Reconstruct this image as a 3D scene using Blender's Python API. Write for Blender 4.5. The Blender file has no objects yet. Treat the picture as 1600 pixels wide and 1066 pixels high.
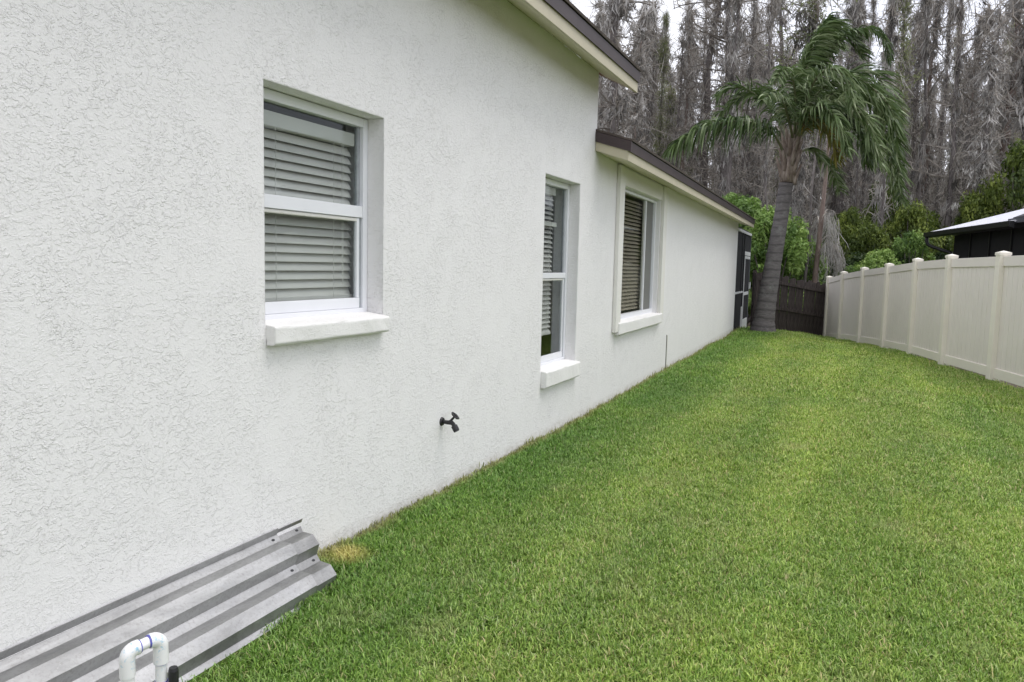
import bpy, math, random
import numpy as np
from math import sin, cos, pi, radians, sqrt
from mathutils import Vector, Matrix

random.seed(7)
rng = np.random.default_rng(11)
scene = bpy.context.scene
col = scene.collection

# ------------------------------------------------------------------ camera
CAM = Vector((2.3, 0.0, 0.0))                      # eye height is the scene's zero; the lawn lies 1.4 to 2 m below it
F = Vector((-0.39507288, 0.91343822, -0.0977141))
R = Vector((0.91669563, 0.39893016, 0.02288792))
U = Vector((-0.0598878, 0.0805317, 0.9949513))
cd = bpy.data.cameras.new('camera'); cam = bpy.data.objects.new('camera', cd); col.objects.link(cam)
cd.lens = 27.56; cd.sensor_width = 36; cd.clip_start = 0.05; cd.clip_end = 1000
m = Matrix((R, U, -F)).transposed().to_4x4(); m.translation = CAM
cam.matrix_world = m
scene.camera = cam

# ------------------------------------------------------------------ light: thin bright overcast
SUN_EL, SUN_AZ = radians(69), radians(75)          # azimuth clockwise from +Y
world = bpy.data.worlds.new('World'); scene.world = world; world.use_nodes = True
nt = world.node_tree; nt.nodes.clear()
sky = nt.nodes.new('ShaderNodeTexSky'); sky.sky_type = 'NISHITA'; sky.sun_disc = False
sky.sun_elevation = SUN_EL; sky.sun_rotation = SUN_AZ; sky.air_density = 1.0; sky.dust_density = 2.0
tc = nt.nodes.new('ShaderNodeTexCoord')
ns = nt.nodes.new('ShaderNodeTexNoise'); ns.inputs['Scale'].default_value = 2.5; ns.inputs['Detail'].default_value = 6
cr = nt.nodes.new('ShaderNodeValToRGB')
cr.color_ramp.elements[0].position = 0.35; cr.color_ramp.elements[0].color = (7.7, 7.85, 8.7, 1)
cr.color_ramp.elements[1].position = 0.7; cr.color_ramp.elements[1].color = (9.3, 9.3, 9.7, 1)
mx = nt.nodes.new('ShaderNodeMixRGB'); mx.inputs[0].default_value = 0.86
bg = nt.nodes.new('ShaderNodeBackground'); bg.inputs['Strength'].default_value = 0.108
ow = nt.nodes.new('ShaderNodeOutputWorld')
nt.links.new(tc.outputs['Generated'], ns.inputs['Vector']); nt.links.new(ns.outputs[0], cr.inputs[0])
nt.links.new(sky.outputs[0], mx.inputs[1]); nt.links.new(cr.outputs[0], mx.inputs[2])
nt.links.new(mx.outputs[0], bg.inputs[0]); nt.links.new(bg.outputs[0], ow.inputs[0])
sd = bpy.data.lights.new('sun', 'SUN'); sd.energy = 1.15; sd.angle = radians(30); sd.color = (1.0, 0.97, 0.93)
sun = bpy.data.objects.new('sun', sd); col.objects.link(sun)
sdir = Vector((sin(SUN_AZ) * cos(SUN_EL), cos(SUN_AZ) * cos(SUN_EL), sin(SUN_EL)))
sun.rotation_euler = sdir.to_track_quat('Z', 'Y').to_euler()
scene.view_settings.view_transform = 'Standard'; scene.view_settings.look = 'None'
scene.view_settings.exposure = 0.62; scene.view_settings.gamma = 1.0
scene.view_settings.use_curve_mapping = False

# ------------------------------------------------------------------ materials
class NT:
    def __init__(s, name):
        s.m = bpy.data.materials.new(name); s.m.use_nodes = True; s.t = s.m.node_tree
        s.b = s.t.nodes['Principled BSDF']; s.o = s.t.nodes['Material Output']
    def n(s, typ, **kw):
        nd = s.t.nodes.new(typ)
        for k, v in kw.items(): setattr(nd, k, v)
        return nd
    def l(s, a, b): s.t.links.new(a, b)
    def pos(s): return s.n('ShaderNodeNewGeometry').outputs['Position']
    def noise(s, vec, scale, detail=4, rough=0.55, dist=0.0, stretch=None):
        if stretch:
            mp = s.n('ShaderNodeMapping'); mp.inputs['Scale'].default_value = stretch; s.l(vec, mp.inputs[0]); vec = mp.outputs[0]
        nd = s.n('ShaderNodeTexNoise'); s.l(vec, nd.inputs['Vector'])
        nd.inputs['Scale'].default_value = scale; nd.inputs['Detail'].default_value = detail
        nd.inputs['Roughness'].default_value = rough; nd.inputs['Distortion'].default_value = dist
        return nd.outputs[0]
    def ramp(s, fac, stops, interp='LINEAR'):
        nd = s.n('ShaderNodeValToRGB'); e = nd.color_ramp.elements; nd.color_ramp.interpolation = interp
        while len(e) < len(stops): e.new(0.5)
        for i, (p, c) in enumerate(stops):
            e[i].position = p; e[i].color = (c, c, c, 1) if not hasattr(c, '__len__') else (*c, 1)
        s.l(fac, nd.inputs[0]); return nd.outputs[0]
    def mix(s, fac, a, b, mode='MIX'):
        nd = s.n('ShaderNodeMixRGB', blend_type=mode)
        for i, v in enumerate((fac, a, b)):
            if hasattr(v, 'is_linked'): s.l(v, nd.inputs[i])
            elif i == 0: nd.inputs[0].default_value = v
            else: nd.inputs[i].default_value = (*v, 1)
        return nd.outputs[0]
    def math(s, op, a, b=0.0):
        nd = s.n('ShaderNodeMath', operation=op)
        for i, v in enumerate((a, b)):
            if hasattr(v, 'is_linked'): s.l(v, nd.inputs[i])
            else: nd.inputs[i].default_value = v
        return nd.outputs[0]
    def bump(s, h, dist, strength=1.0, normal=None):
        nd = s.n('ShaderNodeBump'); nd.inputs['Distance'].default_value = dist; nd.inputs['Strength'].default_value = strength
        s.l(h, nd.inputs['Height'])
        if normal: s.l(normal, nd.inputs['Normal'])
        return nd.outputs[0]
    def set(s, color=None, rough=None, normal=None, metal=None, spec=None):
        for k, v in (('Base Color', color), ('Roughness', rough), ('Metallic', metal), ('Specular IOR Level', spec), ('Normal', normal)):
            if v is None: continue
            if hasattr(v, 'is_linked'): s.l(v, s.b.inputs[k])
            elif hasattr(v, '__len__'): s.b.inputs[k].default_value = (*v, 1)
            else: s.b.inputs[k].default_value = v
        return s.m

def simple(name, c, rough=0.6, metal=0.0, var=0.12, scale=6.0, bump=0.0, bscale=60, spec=0.4):
    t = NT(name); p = t.pos()
    f = t.noise(p, scale, 6, 0.65)
    lo = tuple(x * (1 - var) for x in c); hi = tuple(min(1, x * (1 + var)) for x in c)
    cc = t.ramp(f, [(0.3, lo), (0.7, hi)])
    nrm = t.bump(t.noise(p, bscale, 5), bump) if bump else None
    return t.set(cc, rough, nrm, metal, spec)

def stucco(name, base, strength=1.0, dirt=True):
    t = NT(name); p = t.pos()
    warp = t.noise(p, 9, 3)
    v = t.n('ShaderNodeVectorMath', operation='ADD')
    sc = t.n('ShaderNodeVectorMath', operation='SCALE'); sc.inputs['Scale'].default_value = 0.10
    nw = t.n('ShaderNodeTexNoise'); nw.inputs['Scale'].default_value = 7; t.l(p, nw.inputs['Vector'])
    sc.inputs['Scale'].default_value = 0.05; t.l(nw.outputs['Color'], sc.inputs[0]); t.l(p, v.inputs[0]); t.l(sc.outputs[0], v.inputs[1])
    pw = v.outputs[0]
    # trowelled plateaus: thresholded noise, two sizes, thinned out by a broad mask
    a = t.ramp(t.noise(pw, 44, 3, 0.6, 0.1, (1, 0.75, 1.2)), [(0.545, 0.0), (0.580, 1.0)], 'EASE')
    b = t.ramp(t.noise(pw, 92, 3, 0.6, 0.1, (1, 0.8, 1.1)), [(0.53, 0.0), (0.59, 1.0)], 'EASE')
    c = t.noise(pw, 150, 4, 0.7)
    mask = t.ramp(t.noise(p, 2.3, 3, 0.5, 1.2), [(0.36, 0.3), (0.56, 1.0)])
    mask2 = t.ramp(t.noise(p, 5.5, 3, 0.6, 0.5), [(0.40, 0.25), (0.58, 1.0)])
    # long trowel ridges
    rg = t.noise(pw, 3.6, 4, 0.55, 1.6)
    rd = t.math('ABSOLUTE', t.math('SUBTRACT', rg, 0.5))
    ridge = t.ramp(rd, [(0.0, 1.0), (0.007, 0.0)], 'EASE')
    h = t.math('MULTIPLY', a, mask)
    h = t.math('ADD', h, t.math('MULTIPLY', t.math('MULTIPLY', b, mask2), 0.55))
    h = t.math('ADD', h, t.math('MULTIPLY', c, 0.95))
    h = t.math('ADD', h, t.math('MULTIPLY', t.math('MULTIPLY', ridge, mask), 0.45))
    bev = t.n('ShaderNodeBevel'); bev.samples = 4; bev.inputs['Radius'].default_value = 0.012
    nrm = t.bump(h, 0.0018 * strength, 1.0, bev.outputs[0])
    cc = t.ramp(t.noise(p, 1.4, 5, 0.6), [(0.3, tuple(x * 0.985 for x in base)), (0.7, base)])
    fine = t.ramp(t.noise(p, 340, 2), [(0.3, 0.93), (0.7, 1.0)])
    cc = t.mix(1.0, cc, fine, 'MULTIPLY')
    if dirt:   # splash dirt just above the lawn, a few run marks
        sp = t.n('ShaderNodeSeparateXYZ'); t.l(p, sp.inputs[0])
        z = sp.outputs['Z']
        g = t.n('ShaderNodeMapRange'); g.inputs['From Min'].default_value = -1.345; g.inputs['From Max'].default_value = -1.43
        t.l(z, g.inputs['Value'])
        dn = t.ramp(t.noise(p, 14, 5, 0.7), [(0.35, 0.0), (0.65, 1.0)])
        f = t.math('MULTIPLY', t.math('MULTIPLY', g.outputs[0], dn), 0.7)
        cc = t.mix(f, cc, (0.30, 0.26, 0.19))
        st = t.ramp(t.noise(p, 3.0, 5, 0.7, 0, (6, 6, 0.5)), [(0.70, 0.0), (0.88, 0.04)])
        cc = t.mix(st, cc, (0.42, 0.40, 0.33))
    return t.set(cc, 0.75, nrm, spec=0.25)

M = {}
M['stucco'] = stucco('stucco_white', (0.86, 0.848, 0.842))
M['stucco_trim'] = stucco('stucco_trim', (0.81, 0.795, 0.75), 0.45, False)
M['sill'] = stucco('stucco_sill', (0.83, 0.82, 0.80), 0.4, False)
M['cream'] = simple('cream_board', (0.53, 0.485, 0.36), 0.55, var=0.05, bump=0.0004)
M['soffit'] = simple('soffit_cream', (0.60, 0.56, 0.42), 0.7, var=0.08, bump=0.0008, bscale=120)
M['drip'] = simple('brown_drip_edge', (0.060, 0.043, 0.045), 0.45, var=0.15)
M['deck'] = simple('roof_deck_wood', (0.30, 0.19, 0.13), 0.8, var=0.2)
M['shingle'] = simple('brown_shingle', (0.10, 0.08, 0.07), 0.9, var=0.35, scale=12, bump=0.004)
M['vinyl_white'] = simple('window_vinyl', (0.78, 0.79, 0.82), 0.35, var=0.02)
M['track'] = simple('window_track', (0.33, 0.35, 0.37), 0.5, var=0.2, scale=30)
M['slat'] = simple('blind_slat', (0.76, 0.73, 0.68), 0.45, var=0.03)
M['tan_slat'] = simple('tan_blind_slat', (0.50, 0.46, 0.42), 0.5, var=0.06)
M['cord'] = simple('blind_cord', (0.75, 0.73, 0.68), 0.8)
M['room'] = simple('room_wall', (0.30, 0.29, 0.27), 0.9)
M['black'] = simple('black_plastic', (0.018, 0.018, 0.02), 0.45, var=0.3, scale=80)
M['darkmetal'] = simple('dark_metal', (0.035, 0.036, 0.040), 0.4, var=0.2)
M['seam_shade'] = simple('dark_joint', (0.12, 0.11, 0.09), 0.9)
M['vinyl_tan'] = simple('vinyl_tan', (0.75, 0.70, 0.645), 0.42, var=0.035, scale=1.5)
M['vinyl_post'] = simple('vinyl_post', (0.82, 0.775, 0.68), 0.40, var=0.035, scale=1.5)
M['white_metal'] = simple('white_metal', (0.78, 0.79, 0.80), 0.4, var=0.04)
M['white_roof'] = simple('white_roof_panel', (0.82, 0.82, 0.86), 0.35, var=0.04)
M['bronze'] = simple('bronze_gutter', (0.016, 0.016, 0.017), 0.4, var=0.2)
M['blackwall'] = simple('black_screen_wall', (0.010, 0.010, 0.011), 0.85, var=0.25)
M['dark_roof'] = simple('dark_shingle', (0.055, 0.055, 0.06), 0.85, var=0.35, scale=14, bump=0.004)
M['gutter_grey'] = simple('grey_gutter', (0.11, 0.115, 0.13), 0.4, var=0.1)
M['pvc'] = simple('white_pvc', (0.80, 0.80, 0.80), 0.28, var=0.03, scale=30)
M['pvc_ring'] = simple('purple_primer', (0.10, 0.10, 0.42), 0.4, var=0.5, scale=120)

def glass(name, tint, transp_tint=(0.85, 0.87, 0.87)):
    t = NT(name); t.t.nodes.remove(t.b)
    tr = t.n('ShaderNodeBsdfTransparent'); tr.inputs[0].default_value = (*transp_tint, 1)
    gl = t.n('ShaderNodeBsdfGlossy'); gl.inputs['Roughness'].default_value = 0.02; gl.inputs[0].default_value = (*tint, 1)
    fr = t.n('ShaderNodeFresnel'); fr.inputs['IOR'].default_value = 1.52
    t.l(t.bump(t.noise(t.pos(), 3, 2), 0.0006), gl.inputs['Normal'])
    mxx = t.n('ShaderNodeMixShader'); f2 = t.math('MULTIPLY', t.math('MULTIPLY', fr.outputs[0], 0.75), t.math('SUBTRACT', 1.0, t.n('ShaderNodeNewGeometry').outputs['Backfacing']))
    t.l(f2, mxx.inputs[0]); t.l(tr.outputs[0], mxx.inputs[1]); t.l(gl.outputs[0], mxx.inputs[2]); t.l(mxx.outputs[0], t.o.inputs[0])
    return t.m
M['glass'] = glass('window_glass', (0.9, 0.95, 0.95))
M['dark_glass'] = glass('tinted_glass', (0.45, 0.5, 0.45), (0.84, 0.84, 0.80))

def screen_mesh(name, c, opacity):
    t = NT(name)
    t.set(c, 0.8)
    tr = t.n('ShaderNodeBsdfTransparent'); mxx = t.n('ShaderNodeMixShader'); mxx.inputs[0].default_value = opacity
    t.l(tr.outputs[0], mxx.inputs[1]); t.l(t.b.outputs[0], mxx.inputs[2]); t.l(mxx.outputs[0], t.o.inputs[0])
    return t.m
M['screen'] = screen_mesh('dark_insect_screen', (0.012, 0.012, 0.016), 0.86)

def galvanised():
    t = NT('galvanised_steel'); p = t.pos()
    n1 = t.noise(p, 5, 6, 0.7, 0.5, (1.5, 0.5, 1.5)); n2 = t.noise(p, 90, 4, 0.7)
    c = t.ramp(n1, [(0.3, (0.28, 0.28, 0.28)), (0.7, (0.52, 0.52, 0.52))])
    c = t.mix(t.ramp(n2, [(0.5, 0.0), (0.7, 0.55)]), c, (0.24, 0.23, 0.22))
    sp = t.ramp(t.noise(p, 85, 5, 0.7, 0, (1, .45, 1)), [(0.62, 0.0), (0.72, 0.5)])       # pale mineral spots
    msk = t.ramp(t.noise(p, 6, 3), [(0.44, 0.0), (0.58, 1.0)])
    c = t.mix(t.math('MULTIPLY', sp, msk), c, (0.75, 0.75, 0.75))
    c = t.mix(t.n('ShaderNodeObjectInfo').outputs['Random'], c, t.mix(1.0, c, (0.78, 0.78, 0.77), 'MULTIPLY'))
    r = t.ramp(t.noise(p, 25, 5), [(0.3, 0.38), (0.7, 0.58)])
    return t.set(c, r, t.bump(n2, 0.0003), 0.75)
M['galv'] = galvanised()

def pvc_stain():
    t = NT('pvc_with_blue_primer'); p = t.pos()
    f = t.ramp(t.noise(p, 60, 5, 0.75, 0.6), [(0.55, 0.0), (0.66, 0.75)])
    sp = t.n('ShaderNodeSeparateXYZ'); t.l(p, sp.inputs[0])
    f = t.math('MULTIPLY', f, t.ramp(t.math('ADD', sp.outputs['Z'], 1.875), [(0.975, 0.25), (1.0, 1.0)]))
    return t.set(t.mix(f, (0.80, 0.80, 0.80), (0.10, 0.42, 0.62)), 0.3)
M['pvc_stain'] = pvc_stain()

def bark(name, lo, hi, stretch=(1, 1, 0.25), scale=14, bump=0.01, ring=False):
    t = NT(name); tcn = t.n('ShaderNodeTexCoord'); p = tcn.outputs['Object']
    n = t.noise(p, scale, 6, 0.7, 0.3, stretch)
    c = t.ramp(n, [(0.3, lo), (0.7, hi)])
    if ring:
        w = t.n('ShaderNodeTexWave'); w.wave_type = 'BANDS'; w.bands_direction = 'Z'
        w.inputs['Scale'].default_value = 1.6; w.inputs['Distortion'].default_value = 2.4; w.inputs['Detail'].default_value = 3
        t.l(p, w.inputs['Vector'])
        c = t.mix(t.ramp(w.outputs[1], [(0.0, 0.5), (0.25, 0.0)]), c, tuple(x * 0.55 for x in lo))
        lich = t.ramp(t.noise(p, 5, 5, 0.7), [(0.55, 0.0), (0.7, 0.5)])
        c = t.mix(lich, c, (0.30, 0.31, 0.29))
    return t.set(c, 0.9, t.bump(n, bump), spec=0.15)
M['cyp_bark'] = bark('cypress_bark', (0.075, 0.065, 0.06), (0.26, 0.235, 0.225))
M['cyp_red'] = bark('cypress_red_bark', (0.13, 0.095, 0.08), (0.30, 0.235, 0.205))
M['palm_bark'] = bark('palm_bark', (0.115, 0.105, 0.105), (0.22, 0.205, 0.20), (1, 1, 4), 7, 0.015, True)
M['palm_boot'] = bark('palm_boot', (0.13, 0.09, 0.07), (0.42, 0.36, 0.31), (1, 1, 0.3), 12, 0.01)
M['old_wood'] = bark('weathered_wood', (0.020, 0.016, 0.015), (0.105, 0.088, 0.083), (1, 1, 0.12), 30, 0.004)

def leafy(name, cols, trans=0.25, rough=0.5, scale=1.2):
    """foliage: per-leaf 'tint' attribute picks along the ramp, plus world noise"""
    t = NT(name)
    at = t.n('ShaderNodeAttribute'); at.attribute_name = 'tint'
    oi = t.n('ShaderNodeObjectInfo')
    nz = t.noise(t.pos(), scale, 4)
    f = t.math('ADD', t.math('MULTIPLY', at.outputs['Fac'], 0.55), t.math('MULTIPLY', nz, 0.45))
    f = t.math('ADD', f, t.math('MULTIPLY', t.math('SUBTRACT', oi.outputs['Random'], 0.5), 0.25))
    c = t.ramp(f, cols)
    t.set(c, rough, spec=0.3)
    tl = t.n('ShaderNodeBsdfTranslucent'); t.l(c, tl.inputs[0])
    mxx = t.n('ShaderNodeMixShader'); mxx.inputs[0].default_value = trans
    t.l(t.b.outputs[0], mxx.inputs[1]); t.l(tl.outputs[0], mxx.inputs[2]); t.l(mxx.outputs[0], t.o.inputs[0])
    return t.m
M['moss'] = leafy('spanish_moss', [(0.1, (0.09, 0.084, 0.076)), (0.5, (0.37, 0.355, 0.335)), (0.85, (0.72, 0.70, 0.67))], 0.35, 0.95, 0.5)
M['twig'] = leafy('bare_twigs', [(0.2, (0.15, 0.132, 0.112)), (0.8, (0.50, 0.46, 0.41))], 0.25, 0.9)
M['needle'] = leafy('cypress_needles', [(0.2, (0.16, 0.19, 0.08)), (0.8, (0.40, 0.45, 0.20))], 0.35, 0.8)
M['olive'] = leafy('olive_leaves', [(0.2, (0.03, 0.055, 0.012)), (0.55, (0.115, 0.16, 0.03)), (0.9, (0.31, 0.37, 0.075))], 0.3)
M['dark_leaf'] = leafy('dark_leaves', [(0.2, (0.015, 0.032, 0.010)), (0.55, (0.045, 0.080, 0.020)), (0.9, (0.12, 0.17, 0.035))], 0.25)
M['bright_leaf'] = leafy('bright_leaves', [(0.2, (0.06, 0.12, 0.03)), (0.55, (0.20, 0.32, 0.075)), (0.9, (0.42, 0.55, 0.17))], 0.35)
M['frond'] = leafy('palm_frond', [(0.15, (0.028, 0.055, 0.016)), (0.5, (0.100, 0.155, 0.048)), (0.95, (0.40, 0.46, 0.27))], 0.22, 0.38, 2.0)  # pale end of the ramp paints highlights onto the leaflets
M['frond_yellow'] = leafy('old_palm_frond', [(0.1, (0.05, 0.07, 0.015)), (0.5, (0.16, 0.15, 0.02)), (0.95, (0.33, 0.24, 0.05))], 0.25, 0.5, 2.0)
M['rachis'] = simple('frond_stalk', (0.16, 0.17, 0.09), 0.5)

def lawn_color(t, p, base):
    """broad patches of the turf, in world position: mowing strips, dry areas, one yellow patch by the wall"""
    n1 = t.noise(p, 0.55, 4, 0.6, 0.6)
    c = t.mix(t.ramp(n1, [(0.40, 0.0), (0.58, 0.9)]), base, t.mix(1.0, base, (1.18, 1.12, 1.0), 'MULTIPLY'))
    n2 = t.noise(p, 2.2, 5, 0.65, 0.3)
    c = t.mix(t.ramp(n2, [(0.54, 0.0), (0.74, 0.5)]), c, (0.43, 0.43, 0.19))
    n3 = t.noise(p, 1.1, 4, 0.6, 0.2, (2.2, 0.35, 1))
    c = t.mix(t.ramp(n3, [(0.36, 0.5), (0.52, 0.0)]), c, t.mix(1.0, c, (0.62, 0.78, 0.70), 'MULTIPLY'))
    sp = t.n('ShaderNodeSeparateXYZ'); t.l(p, sp.inputs[0])
    # pale mowing strip, and yellower turf towards the far end
    st = t.math('ADD', sp.outputs['X'], t.math('MULTIPLY', t.noise(p, 0.6, 3), 0.9))
    ws = t.math('SINE', t.math('MULTIPLY', st, 5.6))
    c = t.mix(t.ramp(ws, [(0.2, 0.0), (0.9, 0.6)]), c, t.mix(1.0, c, (1.22, 1.18, 1.22), 'MULTIPLY'))
    fr_ = t.n('ShaderNodeMapRange'); fr_.inputs['From Min'].default_value = 4; fr_.inputs['From Max'].default_value = 15; t.l(sp.outputs['Y'], fr_.inputs['Value'])
    c = t.mix(t.math('MULTIPLY', fr_.outputs[0], 0.8), c, t.mix(1.0, c, (1.12, 1.10, 1.05), 'MULTIPLY'))
    # darker, greener strip beside the wall
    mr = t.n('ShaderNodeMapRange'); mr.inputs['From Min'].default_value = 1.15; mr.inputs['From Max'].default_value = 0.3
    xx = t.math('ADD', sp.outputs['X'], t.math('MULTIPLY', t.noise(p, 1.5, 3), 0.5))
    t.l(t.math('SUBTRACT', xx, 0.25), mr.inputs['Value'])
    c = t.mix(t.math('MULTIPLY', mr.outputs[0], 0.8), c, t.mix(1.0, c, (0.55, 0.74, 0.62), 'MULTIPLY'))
    vm = t.n('ShaderNodeVectorMath', operation='DISTANCE'); t.l(p, vm.inputs[0]); vm.inputs[1].default_value = (0.11, 3.06, -1.40)
    dd = t.math('ADD', vm.outputs['Value'], t.math('MULTIPLY', t.noise(p, 9, 3), 0.14))
    c = t.mix(t.ramp(dd, [(0.12, 0.9), (0.24, 0.0)]), c, (0.58, 0.51, 0.17))
    eg = t.math('ADD', sp.outputs['X'], t.math('MULTIPLY', t.noise(p, 6, 3), 0.16))
    eg = t.math('ADD', eg, t.math('MULTIPLY', t.math('MAXIMUM', t.math('SUBTRACT', sp.outputs['Y'], 7.22), 0.0), 0.02077))
    c = t.mix(t.ramp(eg, [(0.10, 0.75), (0.17, 0.0)]), c, (0.33, 0.30, 0.13))
    return c

def turf_mat():
    t = NT('turf_soil'); p = t.pos()
    b = t.ramp(t.noise(p, 60, 5, 0.7), [(0.3, (0.07, 0.10, 0.025)), (0.7, (0.17, 0.20, 0.06))])
    return t.set(lawn_color(t, p, b), 0.95, t.bump(t.noise(p, 90, 4), 0.02), spec=0.05)
M['turf'] = turf_mat()

def blade_mat():
    t = NT('grass_blades'); p = t.pos()
    at = t.n('ShaderNodeAttribute'); at.attribute_name = 'tint'
    c = t.ramp(at.outputs['Fac'], [(0.0, (0.070, 0.145, 0.020)), (0.35, (0.212, 0.345, 0.052)), (0.72, (0.42, 0.54, 0.135)),
                                   (0.84, (0.40, 0.48, 0.22)), (0.93, (0.46, 0.40, 0.17)), (1.0, (0.55, 0.46, 0.27))])
    c = lawn_color(t, p, c)
    t.set(c, 0.42, spec=0.35)
    tl = t.n('ShaderNodeBsdfTranslucent'); t.l(c, tl.inputs[0])
    mxx = t.n('ShaderNodeMixShader'); mxx.inputs[0].default_value = 0.16
    t.l(t.b.outputs[0], mxx.inputs[1]); t.l(tl.outputs[0], mxx.inputs[2]); t.l(mxx.outputs[0], t.o.inputs[0])
    return t.m
M['blade'] = blade_mat()
M['soil'] = simple('forest_floor', (0.075, 0.062, 0.045), 0.95, var=0.4, scale=1.5, bump=0.03, bscale=8)
M['mulch'] = simple('mulch', (0.13, 0.085, 0.06), 0.95, var=0.4, scale=20, bump=0.01)

# ------------------------------------------------------------------ mesh helpers
class MB:
    def __init__(s): s.v = []; s.f = []; s.tint = None
    def add(s, vs, fs):
        o = len(s.v); s.v.extend([tuple(x) for x in vs]); s.f.extend([tuple(i + o for i in f) for f in fs]); return s
    def box(s, x0, x1, y0, y1, z0, z1):
        vs = [(x, y, z) for x in (x0, x1) for y in (y0, y1) for z in (z0, z1)]
        return s.add(vs, [(0, 1, 3, 2), (4, 6, 7, 5), (0, 4, 5, 1), (2, 3, 7, 6), (0, 2, 6, 4), (1, 5, 7, 3)])
    def prism(s, poly, a, b):
        """poly: list of 3D points, extruded from +a to +b (vectors)"""
        n = len(poly); a = Vector(a); b = Vector(b)
        vs = [Vector(p) + a for p in poly] + [Vector(p) + b for p in poly]
        fs = [tuple(range(n))[::-1], tuple(range(n, 2 * n))] + [(i, (i + 1) % n, n + (i + 1) % n, n + i) for i in range(n)]
        return s.add(vs, fs)
    def tube(s, pts, rad, seg=10, cap=True):
        pts = [Vector(p) for p in pts]; n = len(pts)
        if not hasattr(rad, '__len__'): rad = [rad] * n
        o = len(s.v); up = None
        for i, p in enumerate(pts):
            d = (pts[min(i + 1, n - 1)] - pts[max(i - 1, 0)]).normalized()
            if up is None:
                up = Vector((0, 0, 1)) if abs(d.z) < 0.9 else Vector((1, 0, 0))
            x = d.cross(up).normalized(); y = x.cross(d).normalized(); up = y
            for k in range(seg):
                a = 2 * pi * k / seg
                s.v.append(tuple(p + (x * cos(a) + y * sin(a)) * rad[i]))
        for i in range(n - 1):
            for k in range(seg):
                a = o + i * seg + k; b = o + i * seg + (k + 1) % seg
                s.f.append((a, b, b + seg, a + seg))
        if cap:
            s.f.append(tuple(o + k for k in range(seg))[::-1]); s.f.append(tuple(o + (n - 1) * seg + k for k in range(seg)))
        return s
    def mesh(s, name, mat, smooth=False):
        me = bpy.data.meshes.new(name); me.from_pydata(s.v, [], s.f); me.materials.append(mat)
        if s.tint is not None:
            a = me.attributes.new('tint', 'FLOAT', 'POINT'); a.data.foreach_set('value', np.asarray(s.tint, dtype=np.float32))
        if smooth: me.polygons.foreach_set('use_smooth', [True] * len(me.polygons))
        me.update(); return me
    def build(s, name, mat, parent=None, smooth=False, fix=True, bevel=0.0):
        me = s.mesh(name, mat, smooth)
        if fix:
            import bmesh
            bm = bmesh.new(); bm.from_mesh(me); bmesh.ops.recalc_face_normals(bm, faces=bm.faces); bm.to_mesh(me); bm.free()
        o = bpy.data.objects.new(name, me); col.objects.link(o)
        if parent: o.parent = parent
        if bevel:
            b = o.modifiers.new('bevel', 'BEVEL'); b.width = bevel; b.segments = 2; b.limit_method = 'ANGLE'
        return o

def tag(o, label=None, cat=None, group=None, kind=None):
    if label: o['label'] = label
    if cat: o['category'] = cat
    if group: o['group'] = group
    if kind: o['kind'] = kind
    return o
def empty(name, loc=(0, 0, 0), label=None, cat=None, group=None, rz=0.0):
    o = bpy.data.objects.new(name, None); col.objects.link(o); o.location = loc; o.rotation_euler.z = rz
    o.empty_display_size = 0.2
    return tag(o, label, cat, group)
def raw_mesh(name, mat, verts, faces, tint=None, smooth=False):
    """fast mesh from numpy arrays, all faces the same size"""
    me = bpy.data.meshes.new(name)
    verts = np.asarray(verts, dtype=np.float32).reshape(-1, 3); faces = np.asarray(faces, dtype=np.int32)
    nf, k = faces.shape
    me.vertices.add(len(verts)); me.vertices.foreach_set('co', verts.ravel())
    me.loops.add(nf * k); me.loops.foreach_set('vertex_index', faces.ravel())
    me.polygons.add(nf); me.polygons.foreach_set('loop_start', np.arange(0, nf * k, k, dtype=np.int32))
    me.polygons.foreach_set('loop_total', np.full(nf, k, dtype=np.int32))
    if smooth: me.polygons.foreach_set('use_smooth', np.ones(nf, dtype=bool))
    me.update(calc_edges=True)
    if tint is not None:
        a = me.attributes.new('tint', 'FLOAT', 'POINT'); a.data.foreach_set('value', np.asarray(tint, dtype=np.float32))
    me.materials.append(mat)
    return me
def link(name, me, parent=None, loc=(0, 0, 0)):
    o = bpy.data.objects.new(name, me); col.objects.link(o); o.location = loc
    if parent: o.parent = parent
    return o
def ribbons(paths, widths, tints):
    """paths (N,K,3), widths (N,K): strips of quads turned at random, tapered. returns verts, faces, tint"""
    N, K, _ = paths.shape
    d = np.gradient(paths, axis=1); d /= np.linalg.norm(d, axis=2, keepdims=True) + 1e-9
    r = rng.normal(size=(N, 1, 3)); s = np.cross(d, r); s /= np.linalg.norm(s, axis=2, keepdims=True) + 1e-9
    v = np.stack([paths - s * widths[..., None] / 2, paths + s * widths[..., None] / 2], axis=2)     # N,K,2,3
    idx = np.arange(N * K * 2).reshape(N, K, 2)
    f = np.stack([idx[:, :-1, 0], idx[:, :-1, 1], idx[:, 1:, 1], idx[:, 1:, 0]], axis=-1).reshape(-1, 4)
    return v.reshape(-1, 3), f, np.repeat(tints, K * 2)

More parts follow.
